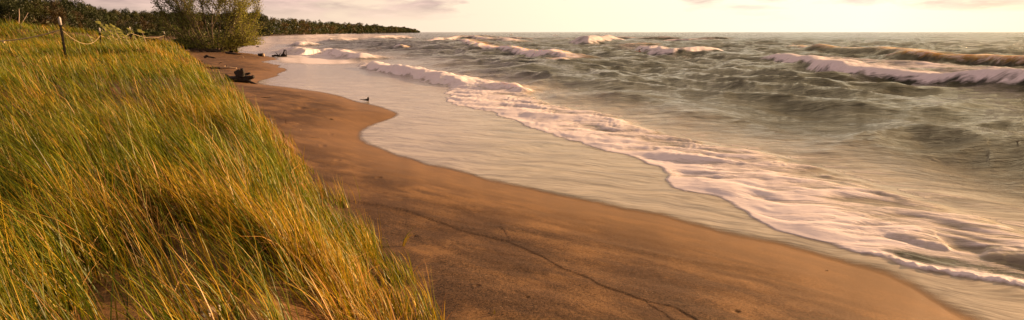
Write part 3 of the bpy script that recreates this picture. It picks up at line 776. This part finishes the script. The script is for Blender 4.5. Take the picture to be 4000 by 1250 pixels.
driftwood('driftwood_stump', 'big black uprooted stump with jagged upturned roots lying on the sand', 'driftwood', (p.x, p.y, p.z - .04), 1.0, [
    ('log', [U(215, 450, .05, 85), U(420, 470, .03, 105), U(700, 490, 0, 125), U(1000, 520, -.02, 135), U(1190, 520, 0, 90)], None),
    ('root', [U(330, 430, .05, 80), U(270, 350, .05, 50), U(205, 300, .05, 26)], None),
    ('root', [U(760, 460, 0, 130), U(700, 330, .02, 100), U(590, 190, .06, 52)], None),
    ('root', [U(820, 450, .05, 150), U(790, 260, .05, 115), U(700, 140, .1, 80)], None),
    ('root', [U(900, 420, 0, 150), U(900, 250, 0, 105), U(905, 110, -.03, 78), U(910, 62, -.05, 55)], None),
    ('root', [U(900, 300, -.05, 70), U(960, 180, -.1, 42), U(960, 100, -.12, 22)], None),
    ('root', [U(950, 430, .02, 130), U(1040, 290, .05, 55), U(1190, 262, .1, 34)], None),
    ('root', [U(1020, 480, 0, 130), U(1180, 420, -.05, 85), U(1370, 385, -.1, 66)], None),
    ('root', [U(1080, 520, -.1, 60), U(1280, 605, -.2, 42), U(1540, 675, -.3, 34)], None)])
p = ground_at(865, 270); k_ = p.y / F
driftwood('driftwood_log', 'long thin log with dark left end and pale splintered right end, behind the black stump', 'driftwood', (p.x, p.y, p.z), 1.0, [
    ('log', [(-62 * k_, 6 * k_, 0, 3.5 * k_), (-30 * k_, 4 * k_, 0, 3.5 * k_), (0, 3 * k_, 0, 4 * k_)], 'darkwood'),
    ('broken_end', [(-4 * k_, 4 * k_, 0, 4.5 * k_), (18 * k_, 5 * k_, 0, 5 * k_), (40 * k_, 5 * k_, 0, 3.2 * k_), (58 * k_, 3 * k_, .1, 1.4 * k_)], 'palewood'),
    ('branch', [(18 * k_, 5 * k_, 0, 2.5 * k_), (22 * k_, 16 * k_, 0, 1.2 * k_)], 'darkwood'),
    ('branch', [(2 * k_, 4 * k_, 0, 2.5 * k_), (14 * k_, 12 * k_, .1, 1.2 * k_)], 'palewood')])
def px_wood(name, label, px, py, strokes, mat='darkwood', group=None, water=False, cat='driftwood'):
    if water: p = Vector(at(px, py, 0.0))
    else: p = ground_at(px, py)
    k = p.y / F
    parts = [(nm, [(x * k, z * k, dep * k, r * k) for x, z, dep, r in pts], m_) for nm, pts, m_ in strokes]
    return driftwood(name, label, cat, (p.x, p.y, p.z - .01), 1.0, parts, mat, group)
t_ = px_wood('log_section', 'short thick sawn log, dark bark and bright sunlit cut end, at the water edge', 1024, 221, [
    ('bark', [(-13, 6.5, 0, 6.6), (5, 6.5, -1, 6.8)], None), ('cut_end', [(5, 6.5, -1, 6.4), (9, 6.6, -1.2, 6.2)], 'palewood')], cat='log')
px_wood('driftwood_branch', 'dark forked driftwood with an upright looped limb standing in the shallow surf', 1100, 221, [
    ('log', [(-37, 3, 0, 3), (-24, 5, 0, 3.6), (-8, 2, 0, 2.5), (20, 2, 0, 3)], None),
    ('limb', [(0, 3, 0, 4), (8, 12, 0, 3.6), (12, 24, 0, 2.4)], None), ('limb', [(18, 2, 0, 3), (19, 12, 0, 1.4), (19, 25, 0, 1.6)], None),
    ('limb', [(10, 25, 0, 1.8), (20, 25, 0, 1.4)], None), ('limb', [(-10, 3, 0, 2.4), (-3, 14, 0, 1.2)], None), ('limb', [(-10, 3, 0, 2), (-22, 16, 0, .9)], None), ('limb', [(3, 3, 0, 4), (14, 8, 0, 4)], None)], water=True)
px_wood('driftwood_snag', 'small dark forked snag standing in the smooth swash, alone', 1431, 396, [
    ('log', [(-24, 8, 0, .8), (-12, 8, 0, 1.8), (0, 7, 0, 3.6), (9, 6, 0, 3.8)], None),
    ('fork', [(4, 7, 0, 3), (6, 18, 0, 1.1)], None), ('fork', [(8, 7, 0, 2.6), (10, 19, 0, 1.2)], None), ('fork', [(7, 6, 0, 2.5), (9, -2, 0, 1.4)], None)], water=True)
DG = 'dark bits of driftwood scattered on the far sand'
px_wood('driftwood_piece', 'dark chunk below the willow roots with a flat slab leaning on it', 810, 226, [('log', [(-12, 3, 0, 4), (0, 8, 0, 5), (8, 3, 0, 2.5)], None), ('slab', [(8, 4, 0, 2.6), (24, 1, 0, 3), (38, -3, 0, 1.5)], None)], group=DG)
px_wood('driftwood_piece', 'thin dark flat piece nearest the glowing dune edge', 786, 240, [('log', [(-8, 1.5, 0, 2), (7, 1.5, 0, 1.5)], None)], group=DG)
px_wood('driftwood_piece', 'thin curled pale-brown twig above the splintered log', 862, 250, [('log', [(-6, 2, 0, 1), (0, 6, 0, 1), (6, 4, 0, .8)], None)], group=DG)
px_wood('driftwood_piece', 'round dark lump in the shallows right of the willow', 992, 178, [('log', [(-7, 2, 0, 2.4), (0, 4, 0, 4), (6, 1, 0, 2)], None)], group=DG, water=True)
px_wood('driftwood_piece', 'smaller dark lump just seaward of the round one', 1004, 184, [('log', [(-4, 1, 0, 1.6), (4, 2, 0, 2.4), (8, 0, 0, 1)], None)], group=DG, water=True)
px_wood('driftwood_piece', 'long low dark log across the shallows behind the willow', 965, 165, [('log', [(-40, 1.5, 0, 1.8), (0, 2.5, 0, 2.4), (32, 1, 0, 1.5)], None)], group=DG, water=True)
px_wood('driftwood_piece', 'low dark root reaching over the sand from the willow foot', 905, 213, [('log', [(-22, 8, 0, 4), (10, 3, 0, 3.5), (45, -2, 0, 1.2)], None)], group=DG)
px_wood('driftwood_piece', 'pale looped stick in front of the willow root', 945, 226, [('log', [(-12, 0, 0, 1), (-5, 6, 0, 1), (4, 4, 0, 1.2), (9, -1, 0, .8)], None)], 'palewood', group=DG)
TW = 'twigs and stalks scattered on the near beach'
for lab, x, y, st, m_ in [
    ('short dark upright twig stuck in the sand beside the dune edge', 1115, 478, [(0, 0, 0, .8), (1, 9, 0, .6), (2, 14, 0, .3)], 'darkwood'),
    ('pale straw-coloured stalk lying along the sand at the upright twig', 1140, 481, [(-28, 1, 0, .9), (0, 2, 0, .8), (24, 0, 0, .5)], 'palewood'),
    ('pale curved splinter leaning on the sand', 1174, 512, [(-2, 0, 0, 1), (0, 6, 0, .9), (3, 12, 0, .4)], 'palewood'),
    ('dark flat twig lying toward the water', 1290, 467, [(-14, .6, 0, 1.1), (0, 1.2, 0, 1.6), (14, .5, 0, .8)], 'darkwood'),
    ('tiny dark twig left of the flat dark twig', 1233, 464, [(-8, .5, 0, .8), (7, .8, 0, .7)], 'darkwood'),
    ('straw stalk pointing out of the dune edge over the sand', 1215, 540, [(-45, 2, 0, 1.2), (0, 5, 0, 1.1), (40, 1, 0, .6)], 'palewood'),
    ('yellow reed stalk lying out from the grass on brown sand', 1228, 660, [(-38, 4, 0, 1.2), (0, 2, 0, 1), (22, 0, 0, .6)], 'palewood'),
    ('dark stick below the black stump', 1040, 381, [(-20, .8, 0, .9), (0, 1.2, 0, 1), (18, .5, 0, .6)], 'darkwood'),
    ('pale pebble-sized chip near the water edge', 1171, 369, [(-2, 1, 0, 1.6), (2, 1, 0, 1.5)], 'palewood'),
    ('dark chip beside the smooth swash edge', 1325, 379, [(-4, .8, 0, 1.2), (4, .8, 0, 1)], 'darkwood'),
    ('thin dark twig on golden wet sand in the foreground', 3235, 1062, [(-12, 10, 0, .7), (0, 4, 0, 1.0), (12, -2, 0, .7)], 'darkwood')]:
    px_wood('twig', lab, x, y, [('stalk', st, m_)], group=TW, cat='twig')
    o = [o for o in COL.objects if o.name.startswith('twig')][-1]
# two pale stones in the foreground grass
for lab, x, y, r, rz in (('larger oblong pale stone in the foreground grass', 838, 1212, (.052, .026, .024), .6), ('smaller pale stone below the oblong one', 806, 1235, (.030, .022, .018), -.4)):
    p = Vector(at(x, y, 1.10)); zt = tz(p.x, p.y); p = Vector(at(x, y, zt + .03))
    mb = MB(); mb.blob((0, 0, .0), r, .16, int(x)); o = mb.build('pale_stone', M['stone'], None, (p.x, p.y, p.z)); o.rotation_euler = (0, -.3, rz)
    tag(o, lab, 'stone', 'pale stones in the grass')
mb = MB(); q = at(3964, 612, 0); zz = water_z(q[0], q[1]); mb.blob((0, 0, 0), (.028, .016, .014), .2, 9); mb.tube([(.01, 0, .005), (.035, 0, .02)], [.008, .003], 6)
o = mb.build('floating_wood', M['bark'], None, (q[0], q[1], zz + .02)); tag(o, 'tiny dark piece of wood afloat at the right edge of the lake', 'driftwood')

# ------------------------------------------------------------------ people, far off
def person(px, py, h, label, top='yellow', pose='stand', D=None, legs='darkwood'):
    p = Vector(at(px, py, 0.0)) if D is None else Vector(atD(px, py, D))
    if pose != 'swim' : p.z = max(tz(p.x, p.y), .05)
    s = h / 1.75
    J = {'pel': (0, 0, .95), 'waist': (0, 0, 1.1), 'chest': (0, 0, 1.32), 'neck': (0, 0, 1.5), 'head': (0, .02, 1.62), 'crown': (0, .02, 1.72),
         'shL': (-.18, 0, 1.42), 'shR': (.18, 0, 1.42), 'elL': (-.26, -.03, 1.15), 'elR': (.26, -.03, 1.15), 'haL': (-.24, -.12, .92), 'haR': (.24, -.12, .92),
         'hiL': (-.1, 0, .9), 'hiR': (.1, 0, .9), 'knL': (-.12, -.03, .5), 'knR': (.13, .06, .5), 'anL': (-.12, .02, .08), 'anR': (.15, .14, .08), 'toL': (-.12, -.14, .03), 'toR': (.15, -.02, .03)}
    if pose == 'swim':
        J.update(elL=(-.42, .05, 1.45), haL=(-.5, -.1, 1.62), elR=(.40, 0, 1.2), haR=(.5, -.15, 1.05))
    E = [('pel', 'waist'), ('waist', 'chest'), ('chest', 'neck'), ('neck', 'head'), ('head', 'crown'), ('chest', 'shL'), ('chest', 'shR'), ('shL', 'elL'), ('elL', 'haL'), ('shR', 'elR'), ('elR', 'haR'),
         ('pel', 'hiL'), ('pel', 'hiR'), ('hiL', 'knL'), ('knL', 'anL'), ('anL', 'toL'), ('hiR', 'knR'), ('knR', 'anR'), ('anR', 'toR')]
    RAD = {'pel': .13, 'waist': .11, 'chest': .14, 'neck': .055, 'head': .095, 'crown': .07, 'sh': .065, 'el': .042, 'ha': .03, 'hi': .09, 'kn': .058, 'an': .038, 'to': .035}
    me = bpy.data.meshes.new('person'); names = list(J)
    me.from_pydata([tuple(c * s for c in J[k]) for k in names], [(names.index(a), names.index(b)) for a, b in E], []); me.update()
    o = link('person', me, None, p - Vector((0, 0, 0 if pose != 'swim' else 1.0 * s))); me.materials.append(M['skin'])
    o.modifiers.new('skin', 'SKIN'); sk = me.skin_vertices[0] if me.skin_vertices else None
    if sk is None:
        return tag(o, label, 'person')
    for i, k in enumerate(names):
        r = RAD.get(k, RAD.get(k[:2], .05)) * s; sk.data[i].radius = (r, r * .85)
    sk.data[0].use_root = True
    sub = o.modifiers.new('sub', 'SUBSURF'); sub.levels = 1; sub.render_levels = 1
    mb = MB(); mb.tube([(0, 0, z * s) for z in (.98, 1.1, 1.3, 1.44, 1.5)], [.17 * s, .165 * s, .20 * s, .17 * s, .07 * s], 10, flat=.75); mb.build('shirt', M[top], o)
    if pose != 'swim':
        for q in (('hiL', 'knL'), ('hiR', 'knR')):
            mb = MB(); mb.tube([Vector(J[q[0]]) * s, Vector(J[q[1]]) * s], [.11 * s, .085 * s], 8); mb.build('trouser_leg', M[legs], o)
    mb = MB(); mb.blob((0, .035 * s, 1.68 * s), (.10 * s, .11 * s, .09 * s), .03, 2, 10, 6); mb.build('hair', M['hair'], o)
    return tag(o, label, 'person')
p = at(2497, 214)
person(2497, 214, 1.5, 'person in red standing waist deep in the surf before a breaking wave', 'red', 'swim')
person(666, 143, 1.6, 'person in yellow on the far beach, left of the pair', 'yellow', D=230)
person(678, 142, 1.8, 'taller person in yellow and white on the far beach, right of the pair', 'white', D=232)
person(1236, 131, 2.0, 'lone person in pale clothes at the foot of the distant wood', 'white', D=470, legs='white')
person(1188, 133, 1.7, 'small pale figure in front of the distant wood, farther back', 'white', D=520, legs='white')

# ------------------------------------------------------------------ trees
def leaf_quads(C, size, rs, up=.3, elong=1.0, dirv=None, nrm=None):
    n = len(C)
    a = rs.normal(size=(n, 3)); a[:, 2] *= .7
    if nrm is not None:
        nm = nrm + rs.normal(0, .45, (n, 3)); nm /= np.linalg.norm(nm, axis=1)[:, None]; a = a - nm * (a * nm).sum(1)[:, None]
    if dirv is not None: a = a * .55 + np.array(dirv)
    a /= np.linalg.norm(a, axis=1)[:, None]
    b = np.cross(a, rs.normal(size=(n, 3))) if nrm is None else np.cross(a, nm); b /= np.linalg.norm(b, axis=1)[:, None]
    s = (size * rs.uniform(.6, 1.3, n))[:, None]
    V = np.stack([C - a * s * elong, C + b * s * .5, C + a * s * elong, C - b * s * .5], 1).reshape(-1, 3)
    Q = np.arange(n * 4).reshape(-1, 4)
    return V, Q
def crown_points(rs, n, h, w, base, nclump):
    """leaf positions in uneven clumps filling a crown"""
    cl = []
    while len(cl) < nclump:
        p = rs.uniform(-1, 1, 3)
        if np.linalg.norm(p) < 1: cl.append(p)
    cl = np.array(cl); cl /= np.maximum(np.linalg.norm(cl, axis=1)[:, None] ** .45, .2)
    cl[:, 2] = np.sign(cl[:, 2]) * np.abs(cl[:, 2]) ** .65
    r = rs.uniform(.16, .40, nclump)
    k = rs.integers(0, nclump, n); v = rs.normal(size=(n, 3)); v /= np.linalg.norm(v, axis=1)[:, None]
    P = cl[k] * .82 + v * (r[k] * rs.uniform(.55, 1.05, n) )[:, None]
    P[:, 0] *= w / 2; P[:, 1] *= w / 2; P[:, 2] = base + (P[:, 2] + 1) / 2 * (h - base)
    crown_points.v = v
    return P, k
def forest_tree_mesh(seed, h, w, base, tone, n=7500):
    rs = np.random.default_rng(seed)
    P_, k = crown_points(rs, n, h, w, base, 34)
    V, Q = leaf_quads(P_, .21, rs, elong=.75, nrm=crown_points.v)
    tones = np.array([tone])[0] * rs.uniform(.55, 1.5, 34)[:, None]
    C = np.repeat(tones[k] * rs.uniform(.7, 1.3, (n, 1)), 4, 0)
    crown = mesh_from('crown', V, Q, M['leaf'], False, {'col': C})
    mb = MB(); random.seed(seed)
    mb.tube([(0, 0, -.3), (.1, 0, h * .25), (.2, .1, h * .5), (.1, .2, h * .8)], [.26, .2, .14, .05], 7)
    for q in range(7):
        a = random.uniform(0, 6.28); z0 = random.uniform(.15, .6) * h; l = w * random.uniform(.25, .42)
        mb.tube([(.1, .05, z0), (math.cos(a) * l * .5, math.sin(a) * l * .5, z0 + l * .5), (math.cos(a) * l, math.sin(a) * l, z0 + l * .9)], [.10, .07, .03], 5)
    trunk = mesh_from('trunk', np.array(mb.V), mb.Q, M['bark'], True, tris=mb.T)
    return crown, trunk
tones = [(.035, .040, .008), (.028, .038, .009), (.048, .040, .009), (.024, .031, .008), (.042, .046, .010), (.055, .035, .010)]
variants = [forest_tree_mesh(200 + i, 11 + (i % 3), 7.5 + (i % 2) * 1.5, 1.0 + .5 * (i % 3), tones[i]) for i in range(6)]
labels_t = ['dark green broadleaf tree in the wood behind the dunes', 'dense blackish-green tree in the wood behind the dunes', 'brownish olive tree in the wood behind the dunes',
            'very dark leafy tree in the wood behind the dunes', 'olive green round-topped tree in the wood behind the dunes', 'reddish brown leaved tree in the wood behind the dunes']
protos = []
def plant_tree(i, x, y, sc, rz):
    if len(protos) <= i or protos[i] is None: pass
    t = thing('woodland_tree', labels_t[i], 'tree', (x, y, tz(x, y) - .2), rz, 'trees of the wood behind the dunes')
    t.scale = (sc, sc, sc)
    link('crown', variants[i][0], t); link('trunk', variants[i][1], t)
    return t
rs = random.Random(77)
edge_pts = [(-400, 128, -2), (-150, 140, -4), (0, 150, -6), (150, 160, -2), (250, 172, 10), (330, 190, 22), (420, 225, 42), (500, 265, 55), (580, 300, 64), (680, 330, 66), (800, 360, 68), (900, 390, 70), (1000, 410, 70), (1060, 430, 71)]
# (px, distance, y of the tree tops)
def edge_at(u):
    i = min(int(u), len(edge_pts) - 2); f = u - i
    a, b = edge_pts[i], edge_pts[i + 1]; return [a[j] * (1 - f) + b[j] * f for j in range(3)]
ntree = 0
u = 0.0
while u < len(edge_pts) - 1.01:
    px, D, ty = edge_at(u)
    for row in range(3):
        dd = D + row * 9 + rs.uniform(-3, 3); x = (px + rs.uniform(-6, 6) - CX) / F * dd
        ztop = CAMZ + (125 - ty + 18) / F * (D + 8) + rs.uniform(-1.3, 1.0) - (1.5 if row == 0 else 0)
        i = rs.choice([0, 1, 2, 3, 4, 5, 0, 1, 3]); zb = tz(x, dd) - .2
        h0 = 11 + (i % 3)
        if dd > 0: plant_tree(i, x, dd, max((ztop - zb) / h0, .45), rs.uniform(0, 6.28)); ntree += 1
    step_px = 3.6 * F / D
    seg = edge_pts[min(int(u) + 1, len(edge_pts) - 1)][0] - edge_pts[int(u)][0]
    u += step_px / seg * (1.0 if px > -100 else 1.5)
print('trees', ntree)
# dead pale limbs on the left
p = Vector(atD(72, 78, 128)); zb = tz(p.x, p.y)
t = thing('dead_tree', 'bare pale-limbed dead tree at the edge of the wood', 'tree', (p.x, p.y, zb))
mb = MB(); mb.tube([(-1.0, 0, 0), (-.3, 0, 2.6), (.3, 0, 5.2), (.5, 0, 6.6)], [.16, .13, .09, .04], 6); mb.build('trunk', M['palebark'], t)
mb = MB(); mb.tube([(-.1, 0, 3.0), (.9, .1, 4.2), (2.2, 0, 5.8)], [.10, .07, .03], 5); mb.build('limb', M['palebark'], t)
mb = MB(); mb.tube([(-.7, 0, 1.5), (-1.8, .1, 2.2), (-2.2, 0, 2.1)], [.10, .07, .04], 5); mb.build('limb', M['palebark'], t)
# undergrowth along the foot of the wood
rs2 = np.random.default_rng(9); PT = []
u = 0
while u < len(edge_pts) - 1.05:
    px, D, ty = edge_at(u); n = 90
    dd = D - 6 + rs2.uniform(-4, 5, n); x = (px - CX) / F * dd + rs2.uniform(-3, 3, n)
    z = np.abs(rs2.normal(0, 1.3, n)); PT.append(np.stack([x, dd, z + terrain(x, dd, False)], 1)); u += .055
PT = np.concatenate(PT); V, Q = leaf_quads(PT, .42, rs2)
C = np.repeat(np.array([[.028, .036, .010]]) * rs2.uniform(.5, 1.6, (len(PT), 1)), 4, 0)
tag(link('undergrowth', mesh_from('undergrowth', V, Q, M['leaf'], False, {'col': C})), 'dark tangled undergrowth along the foot of the wood', 'undergrowth', kind='stuff')
# far wooded headland, one mass
hp = [(960, 400, 70), (1040, 430, 73), (1100, 480, 78), (1180, 560, 80), (1250, 650, 88), (1290, 720, 92), (1340, 820, 94), (1400, 950, 96), (1420, 1000, 94), (1440, 1080, 100), (1480, 1250, 104), (1520, 1450, 106), (1560, 1700, 108), (1590, 1900, 112), (1620, 2100, 117), (1638, 2250, 123)]
PT, CT, ST, NM = [], [], [], []
u = 0.0
def hp_at(u):
    i = min(int(u), len(hp) - 2); f = u - i; a, b = hp[i], hp[i + 1]; return [a[j] * (1 - f) + b[j] * f for j in range(3)]
while u < len(hp) - 1.001:
    px, D, ty = hp_at(u)
    for row in range(3):
        rad = 4.2 * (D / 450) ** .35; dd = D + row * 9; x = (px - CX) / F * dd + rs2.uniform(-2, 2); top = CAMZ + (125 - ty + 4) / F * dd + rs2.normal(0, .55) * (D / 500) ** .5 - (2 - row) * 1.6 * (D / 450) ** .5
        zb = .6; n = 900
        P_, k = crown_points(rs2, n, max(top, 3) + .5, rad * 3.2, .0, 14)
        P_[:, 0] += x; P_[:, 1] += dd; P_[:, 2] += zb - .4
        tone = np.array(tones[rs2.integers(0, 6)]) * rs2.uniform(1.0, 1.6)
        cl = rs2.uniform(.75, 1.25, 14)
        PT.append(P_); CT.append(tone * (cl[k] * rs2.uniform(.8, 1.2, n))[:, None]); NM.append(crown_points.v); ST.append(np.full(n, .46 * (D / 450) ** .8))
    seg = hp[min(int(u) + 1, len(hp) - 1)][0] - hp[int(u)][0]
    u += 3.2 * (D / 450) ** .4 * F / D / seg
PT = np.concatenate(PT); CT = np.concatenate(CT); ST = np.concatenate(ST)
V, Q = leaf_quads(PT, ST, rs2, elong=.75, nrm=np.concatenate(NM)); print('headland leaves', len(PT))
tag(link('distant_forest', mesh_from('distant_forest', V, Q, M['leaf'], False, {'col': np.repeat(CT, 4, 0)})), 'distant dark wood on the headland narrowing to a low point', 'forest', kind='stuff')
# pale boulders along the foot of the headland
for k, (px, py, w) in enumerate([(1512, 127.6, 9), (1524, 127.4, 12), (1498, 128, 6), (1545, 127.6, 10), (1440, 129.5, 4), (1408, 130, 5), (1356, 131, 6), (1156, 135, 6), (1110, 137, 7)]):
    p = Vector(at(px, py, 0.0)); r = w / F * p.y / 2; x = p.x - r; zt = tz(x, p.y)
    mb = MB(); mb.blob((0, 0, r * .25), (r, r * .7, r * .55), .22, k)
    o = mb.build('boulder', M['stone'], None, (x, p.y, zt)); tag(o, ['broad pale boulder at the foot of the headland', 'largest pale boulder at the foot of the headland', 'small pale boulder at the foot of the headland', 'pale boulder nearest the tip of the headland',
        'tiny pale boulder below the middle of the headland', 'low pale boulder below the middle of the headland', 'pale block in a dark gap of the distant wood', 'pale boulder at the near end of the distant beach', 'yellowish boulder on the distant beach right of the willow'][k], 'boulder', 'pale boulders along the distant shore')

# ------------------------------------------------------------------ the big willow
wp = ground_at(838, 203); WXk = wp.y / F
print('willow', wp)
willow = thing('willow_tree', 'large airy many-stemmed willow on the beach behind the dune', 'tree', (wp.x, wp.y, wp.z))
rs = random.Random(3); nr = np.random.default_rng(3); tips = []
mbt = MB()
def grow(p, d, l, r, depth):
    pts = [p.copy()]; rad = [r]; q = p.copy(); dd = d.copy()
    for k in range(4):
        dd = (dd + Vector((rs.uniform(-.16, .12), rs.uniform(-.14, .14), rs.uniform(-.02, .10)))).normalized(); q = q + dd * l / 4; pts.append(q.copy()); rad.append(r * (1 - .17 * (k + 1)))
        tips.append((q.copy(), depth, dd.copy()))
        if depth < 3 and (k > 0 or depth > 0):
            for _ in range(2 if depth else 1):
                nd = (dd + Vector((rs.uniform(-.75, .75), rs.uniform(-.75, .75), rs.uniform(-.25, .5)))).normalized(); grow(q, nd, l * rs.uniform(.42, .6), r * .5, depth + 1)
    mbt.tube(pts, rad, 5 if depth < 2 else 3, cap=False)
for k in range(13):
    a = -1.0 + 2.0 * k / 12 + rs.uniform(-.08, .08); hgt = (6.2 - 1.9 * abs(a) ** 1.5) * rs.uniform(.9, 1.08)
    d0 = Vector((a * .95, rs.uniform(-.5, .5), 1.0)).normalized()
    grow(Vector((a * 1.5, rs.uniform(-.4, .4), 0)), d0, hgt, .10, 0)
for k in range(11):      # low spreading limbs
    a = rs.choice([-1, 1, 1]); grow(Vector((a * .5, 0, .1)), Vector((a * 1.0, rs.uniform(-.4, .4), rs.uniform(.12, .45))).normalized(), rs.uniform(3.0, 4.2), .07, 1)
mbt.tube([(-2.8, 0, .25), (-1.2, -.2, .35), (0.2, 0, .15), (1.6, -.2, -.05)], [.14, .22, .24, .1], 8)
mbt.build('trunk', M['bark'], willow)
print('willow tips', len(tips))
tp = np.array([tuple(t[0]) for t in tips if t[1] >= 1]); td = np.array([tuple(t[2]) for t in tips if t[1] >= 1]); 
n = 36000; k = nr.integers(0, len(tp), n)
P_ = tp[k] + nr.normal(0, .17, (n, 3)) + td[k] * nr.uniform(-.25, .25, (n, 1))
xl = nr.uniform(-4.6, 5.0, 5000); zl = np.abs(nr.normal(0, .9, 5000)) * (1 - np.abs(xl) / 9) + .35 + .10 * np.abs(xl) + .3 * perlin(xl * 2, xl * 0, 4); P_ = np.concatenate([P_[:27000], np.stack([xl + .4 * perlin(zl * 2, xl, 6), nr.normal(0, 1.1, 5000), zl], 1)])
ok = P_[:, 2] > .12; P_ = P_[ok]; n = len(P_)
V, Q = leaf_quads(P_, .078, nr, elong=1.15, dirv=(-.75, 0, .1))
side = sstep(-4, 4, P_[:, 0])  # sunlit right and shaded left are painted into the leaf colour
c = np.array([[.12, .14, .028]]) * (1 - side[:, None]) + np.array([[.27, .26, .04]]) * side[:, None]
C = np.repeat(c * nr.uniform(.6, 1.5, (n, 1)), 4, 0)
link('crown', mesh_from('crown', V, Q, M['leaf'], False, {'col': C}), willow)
# low dark shrubs at its foot
def shrub(px, py, w, h, label, seed, tone=(.05, .065, .015), n=1800, D=None):
    p = ground_at(px, py) if D is None else Vector(atD(px, py, D)); p.z = tz(p.x, p.y); r_ = np.random.default_rng(seed)
    t = thing('shrub', label, 'shrub', p, 0, 'low shrubs around the dune end')
    P_, k = crown_points(r_, n, h, w, 0, 12); P_[:, 1] *= .7
    V, Q = leaf_quads(P_, .10 * (p.y / 60), r_, elong=1.2, dirv=(-.4, 0, .5)); C = np.repeat(np.array([tone]) * r_.uniform(.5, 1.4, (n, 1)), 4, 0)
    link('leaves', mesh_from('leaves', V, Q, M['leaf'], False, {'col': C}), t)
    mb = MB()
    for q in range(6): a = q * 1.05; mb.tube([(0, 0, 0), (math.cos(a) * w * .3, math.sin(a) * w * .2, h * .7)], [.03, .012], 4)
    mb.build('stem', M['bark'], t)
shrub(745, 196, 3.6, 1.0, 'dark spreading shrub in the shade left of the willow foot', 41)
shrub(700, 178, 3.0, 1.0, 'dark shrub between the grass crest and the willow', 42)
shrub(800, 172, 9.0, 2.4, 'wide dark shrub behind the willow stems', 46, (.03, .036, .01), 4200, D=84)
shrub(905, 205, 1.6, .8, 'small yellow-green shrub right at the willow foot', 43, (.12, .11, .02), 900)
shrub(590, 138, 4.5, 2.6, 'tall dark thicket behind the end of the rope fence', 44, D=75)
shrub(560, 140, 4.0, 1.6, 'green bush on the meadow left of the tall thicket', 45, (.07, .09, .015), D=72)

# ------------------------------------------------------------------ sky and sun
SUN_AZ = math.radians(66); SUN_EL = math.radians(12)
w = bpy.data.worlds.new('World'); scn.world = w; w.use_nodes = True; nt = w.node_tree; nt.nodes.clear(); N = NT(nt)
out = nt.nodes.new('ShaderNodeOutputWorld'); bg = nt.nodes.new('ShaderNodeBackground')
sky = nt.nodes.new('ShaderNodeTexSky'); sky.sky_type = 'NISHITA'; sky.sun_disc = False; sky.sun_elevation = SUN_EL; sky.sun_rotation = SUN_AZ
sky.air_density = 1.0; sky.dust_density = 1.5; sky.ozone_density = 1.0; sky.altitude = 0
tc = N.n('ShaderNodeTexCoord').outputs['Generated']
sp = N.n('ShaderNodeSeparateXYZ'); N.l(tc, sp.inputs[0])
tint = N.mix(1.0, sky.outputs[0], (1.0, .86, .74), blend='MULTIPLY')
# evening air: cream toward the sun, rose away from it, greyer overhead
dt = N.n('ShaderNodeVectorMath', operation='DOT_PRODUCT'); N.l(tc, dt.inputs[0]); dt.inputs[1].default_value = (math.sin(SUN_AZ), math.cos(SUN_AZ), 0)
low = N.ramp(N.mr(dt.outputs['Value'], -.3, 1.0, 0, 1), [(0, (.42, .31, .26)), (.42, (.90, .70, .53)), (.62, (1.0, .84, .63)), (.85, (1.06, .95, .74)), (.93, (1.1, .92, .62)), (1.0, (3.2, 2.0, .85))])
high = N.ramp(N.mr(dt.outputs['Value'], -.5, 1.0, 0, 1), [(0, (.085, .08, .10)), (.6, (.24, .185, .12)), (1.0, (.75, .48, .19))])
gold = N.mix(1.0, low, (.95, .82, .62), blend='MULTIPLY')
grad = N.mix(N.mr(sp.outputs[2], .05, .17, 0, 1), low, gold)
grad = N.mix(N.mr(sp.outputs[2], .10, .40, 0, 1), grad, high)
grad = N.mix(1.0, grad, (4.75, 4.75, 4.75), blend='MULTIPLY')
tint = N.mix(.93, tint, grad)
# cloud decks: direction flattened toward the horizon
mp = N.map(tc, (0, 0, 0), (1.6, 1.6, 9.0))
n1 = N.noise(mp, 2.6, 7, .55, .2); n2 = N.noise(mp, 7.0, 6, .6)
left = N.mr(sp.outputs[0], -.62, .02, 1, 0)              # more cloud away from the sun
hi = N.mr(sp.outputs[2], .012, .05, 0, 1)
cov = N.math('ADD', N.math('MULTIPLY', n1, .75), N.math('MULTIPLY', n2, .25))
cov = N.math('ADD', cov, N.math('MULTIPLY', left, .29))
cm = N.math('MULTIPLY', N.mr(cov, .55, .62, 0, 1), hi)
ccol = N.mix(N.mr(n2, .35, .65, 0, 1), (1.6, 1.12, 1.12), (3.8, 2.6, 2.25))
fin = N.mix(N.math('MULTIPLY', cm, .9), tint, ccol)
N.l(fin, bg.inputs[0]); bg.inputs[1].default_value = .12; N.l(bg.outputs[0], out.inputs[0])
sd = bpy.data.lights.new('sun', 'SUN'); so = bpy.data.objects.new('sunlight', sd); COL.objects.link(so)
sd.energy = 5.0; sd.color = (1.0, .60, .31); sd.angle = math.radians(.6)
dv = Vector((math.sin(SUN_AZ) * math.cos(SUN_EL), math.cos(SUN_AZ) * math.cos(SUN_EL), math.sin(SUN_EL)))
so.rotation_euler = dv.to_track_quat('Z', 'Y').to_euler()
so.location = (30, 20, 30)
scn.view_settings.view_transform = 'Standard'; scn.view_settings.look = 'None'; scn.view_settings.exposure = 1.12; scn.view_settings.gamma = 1.0
scn.render.engine = 'CYCLES'
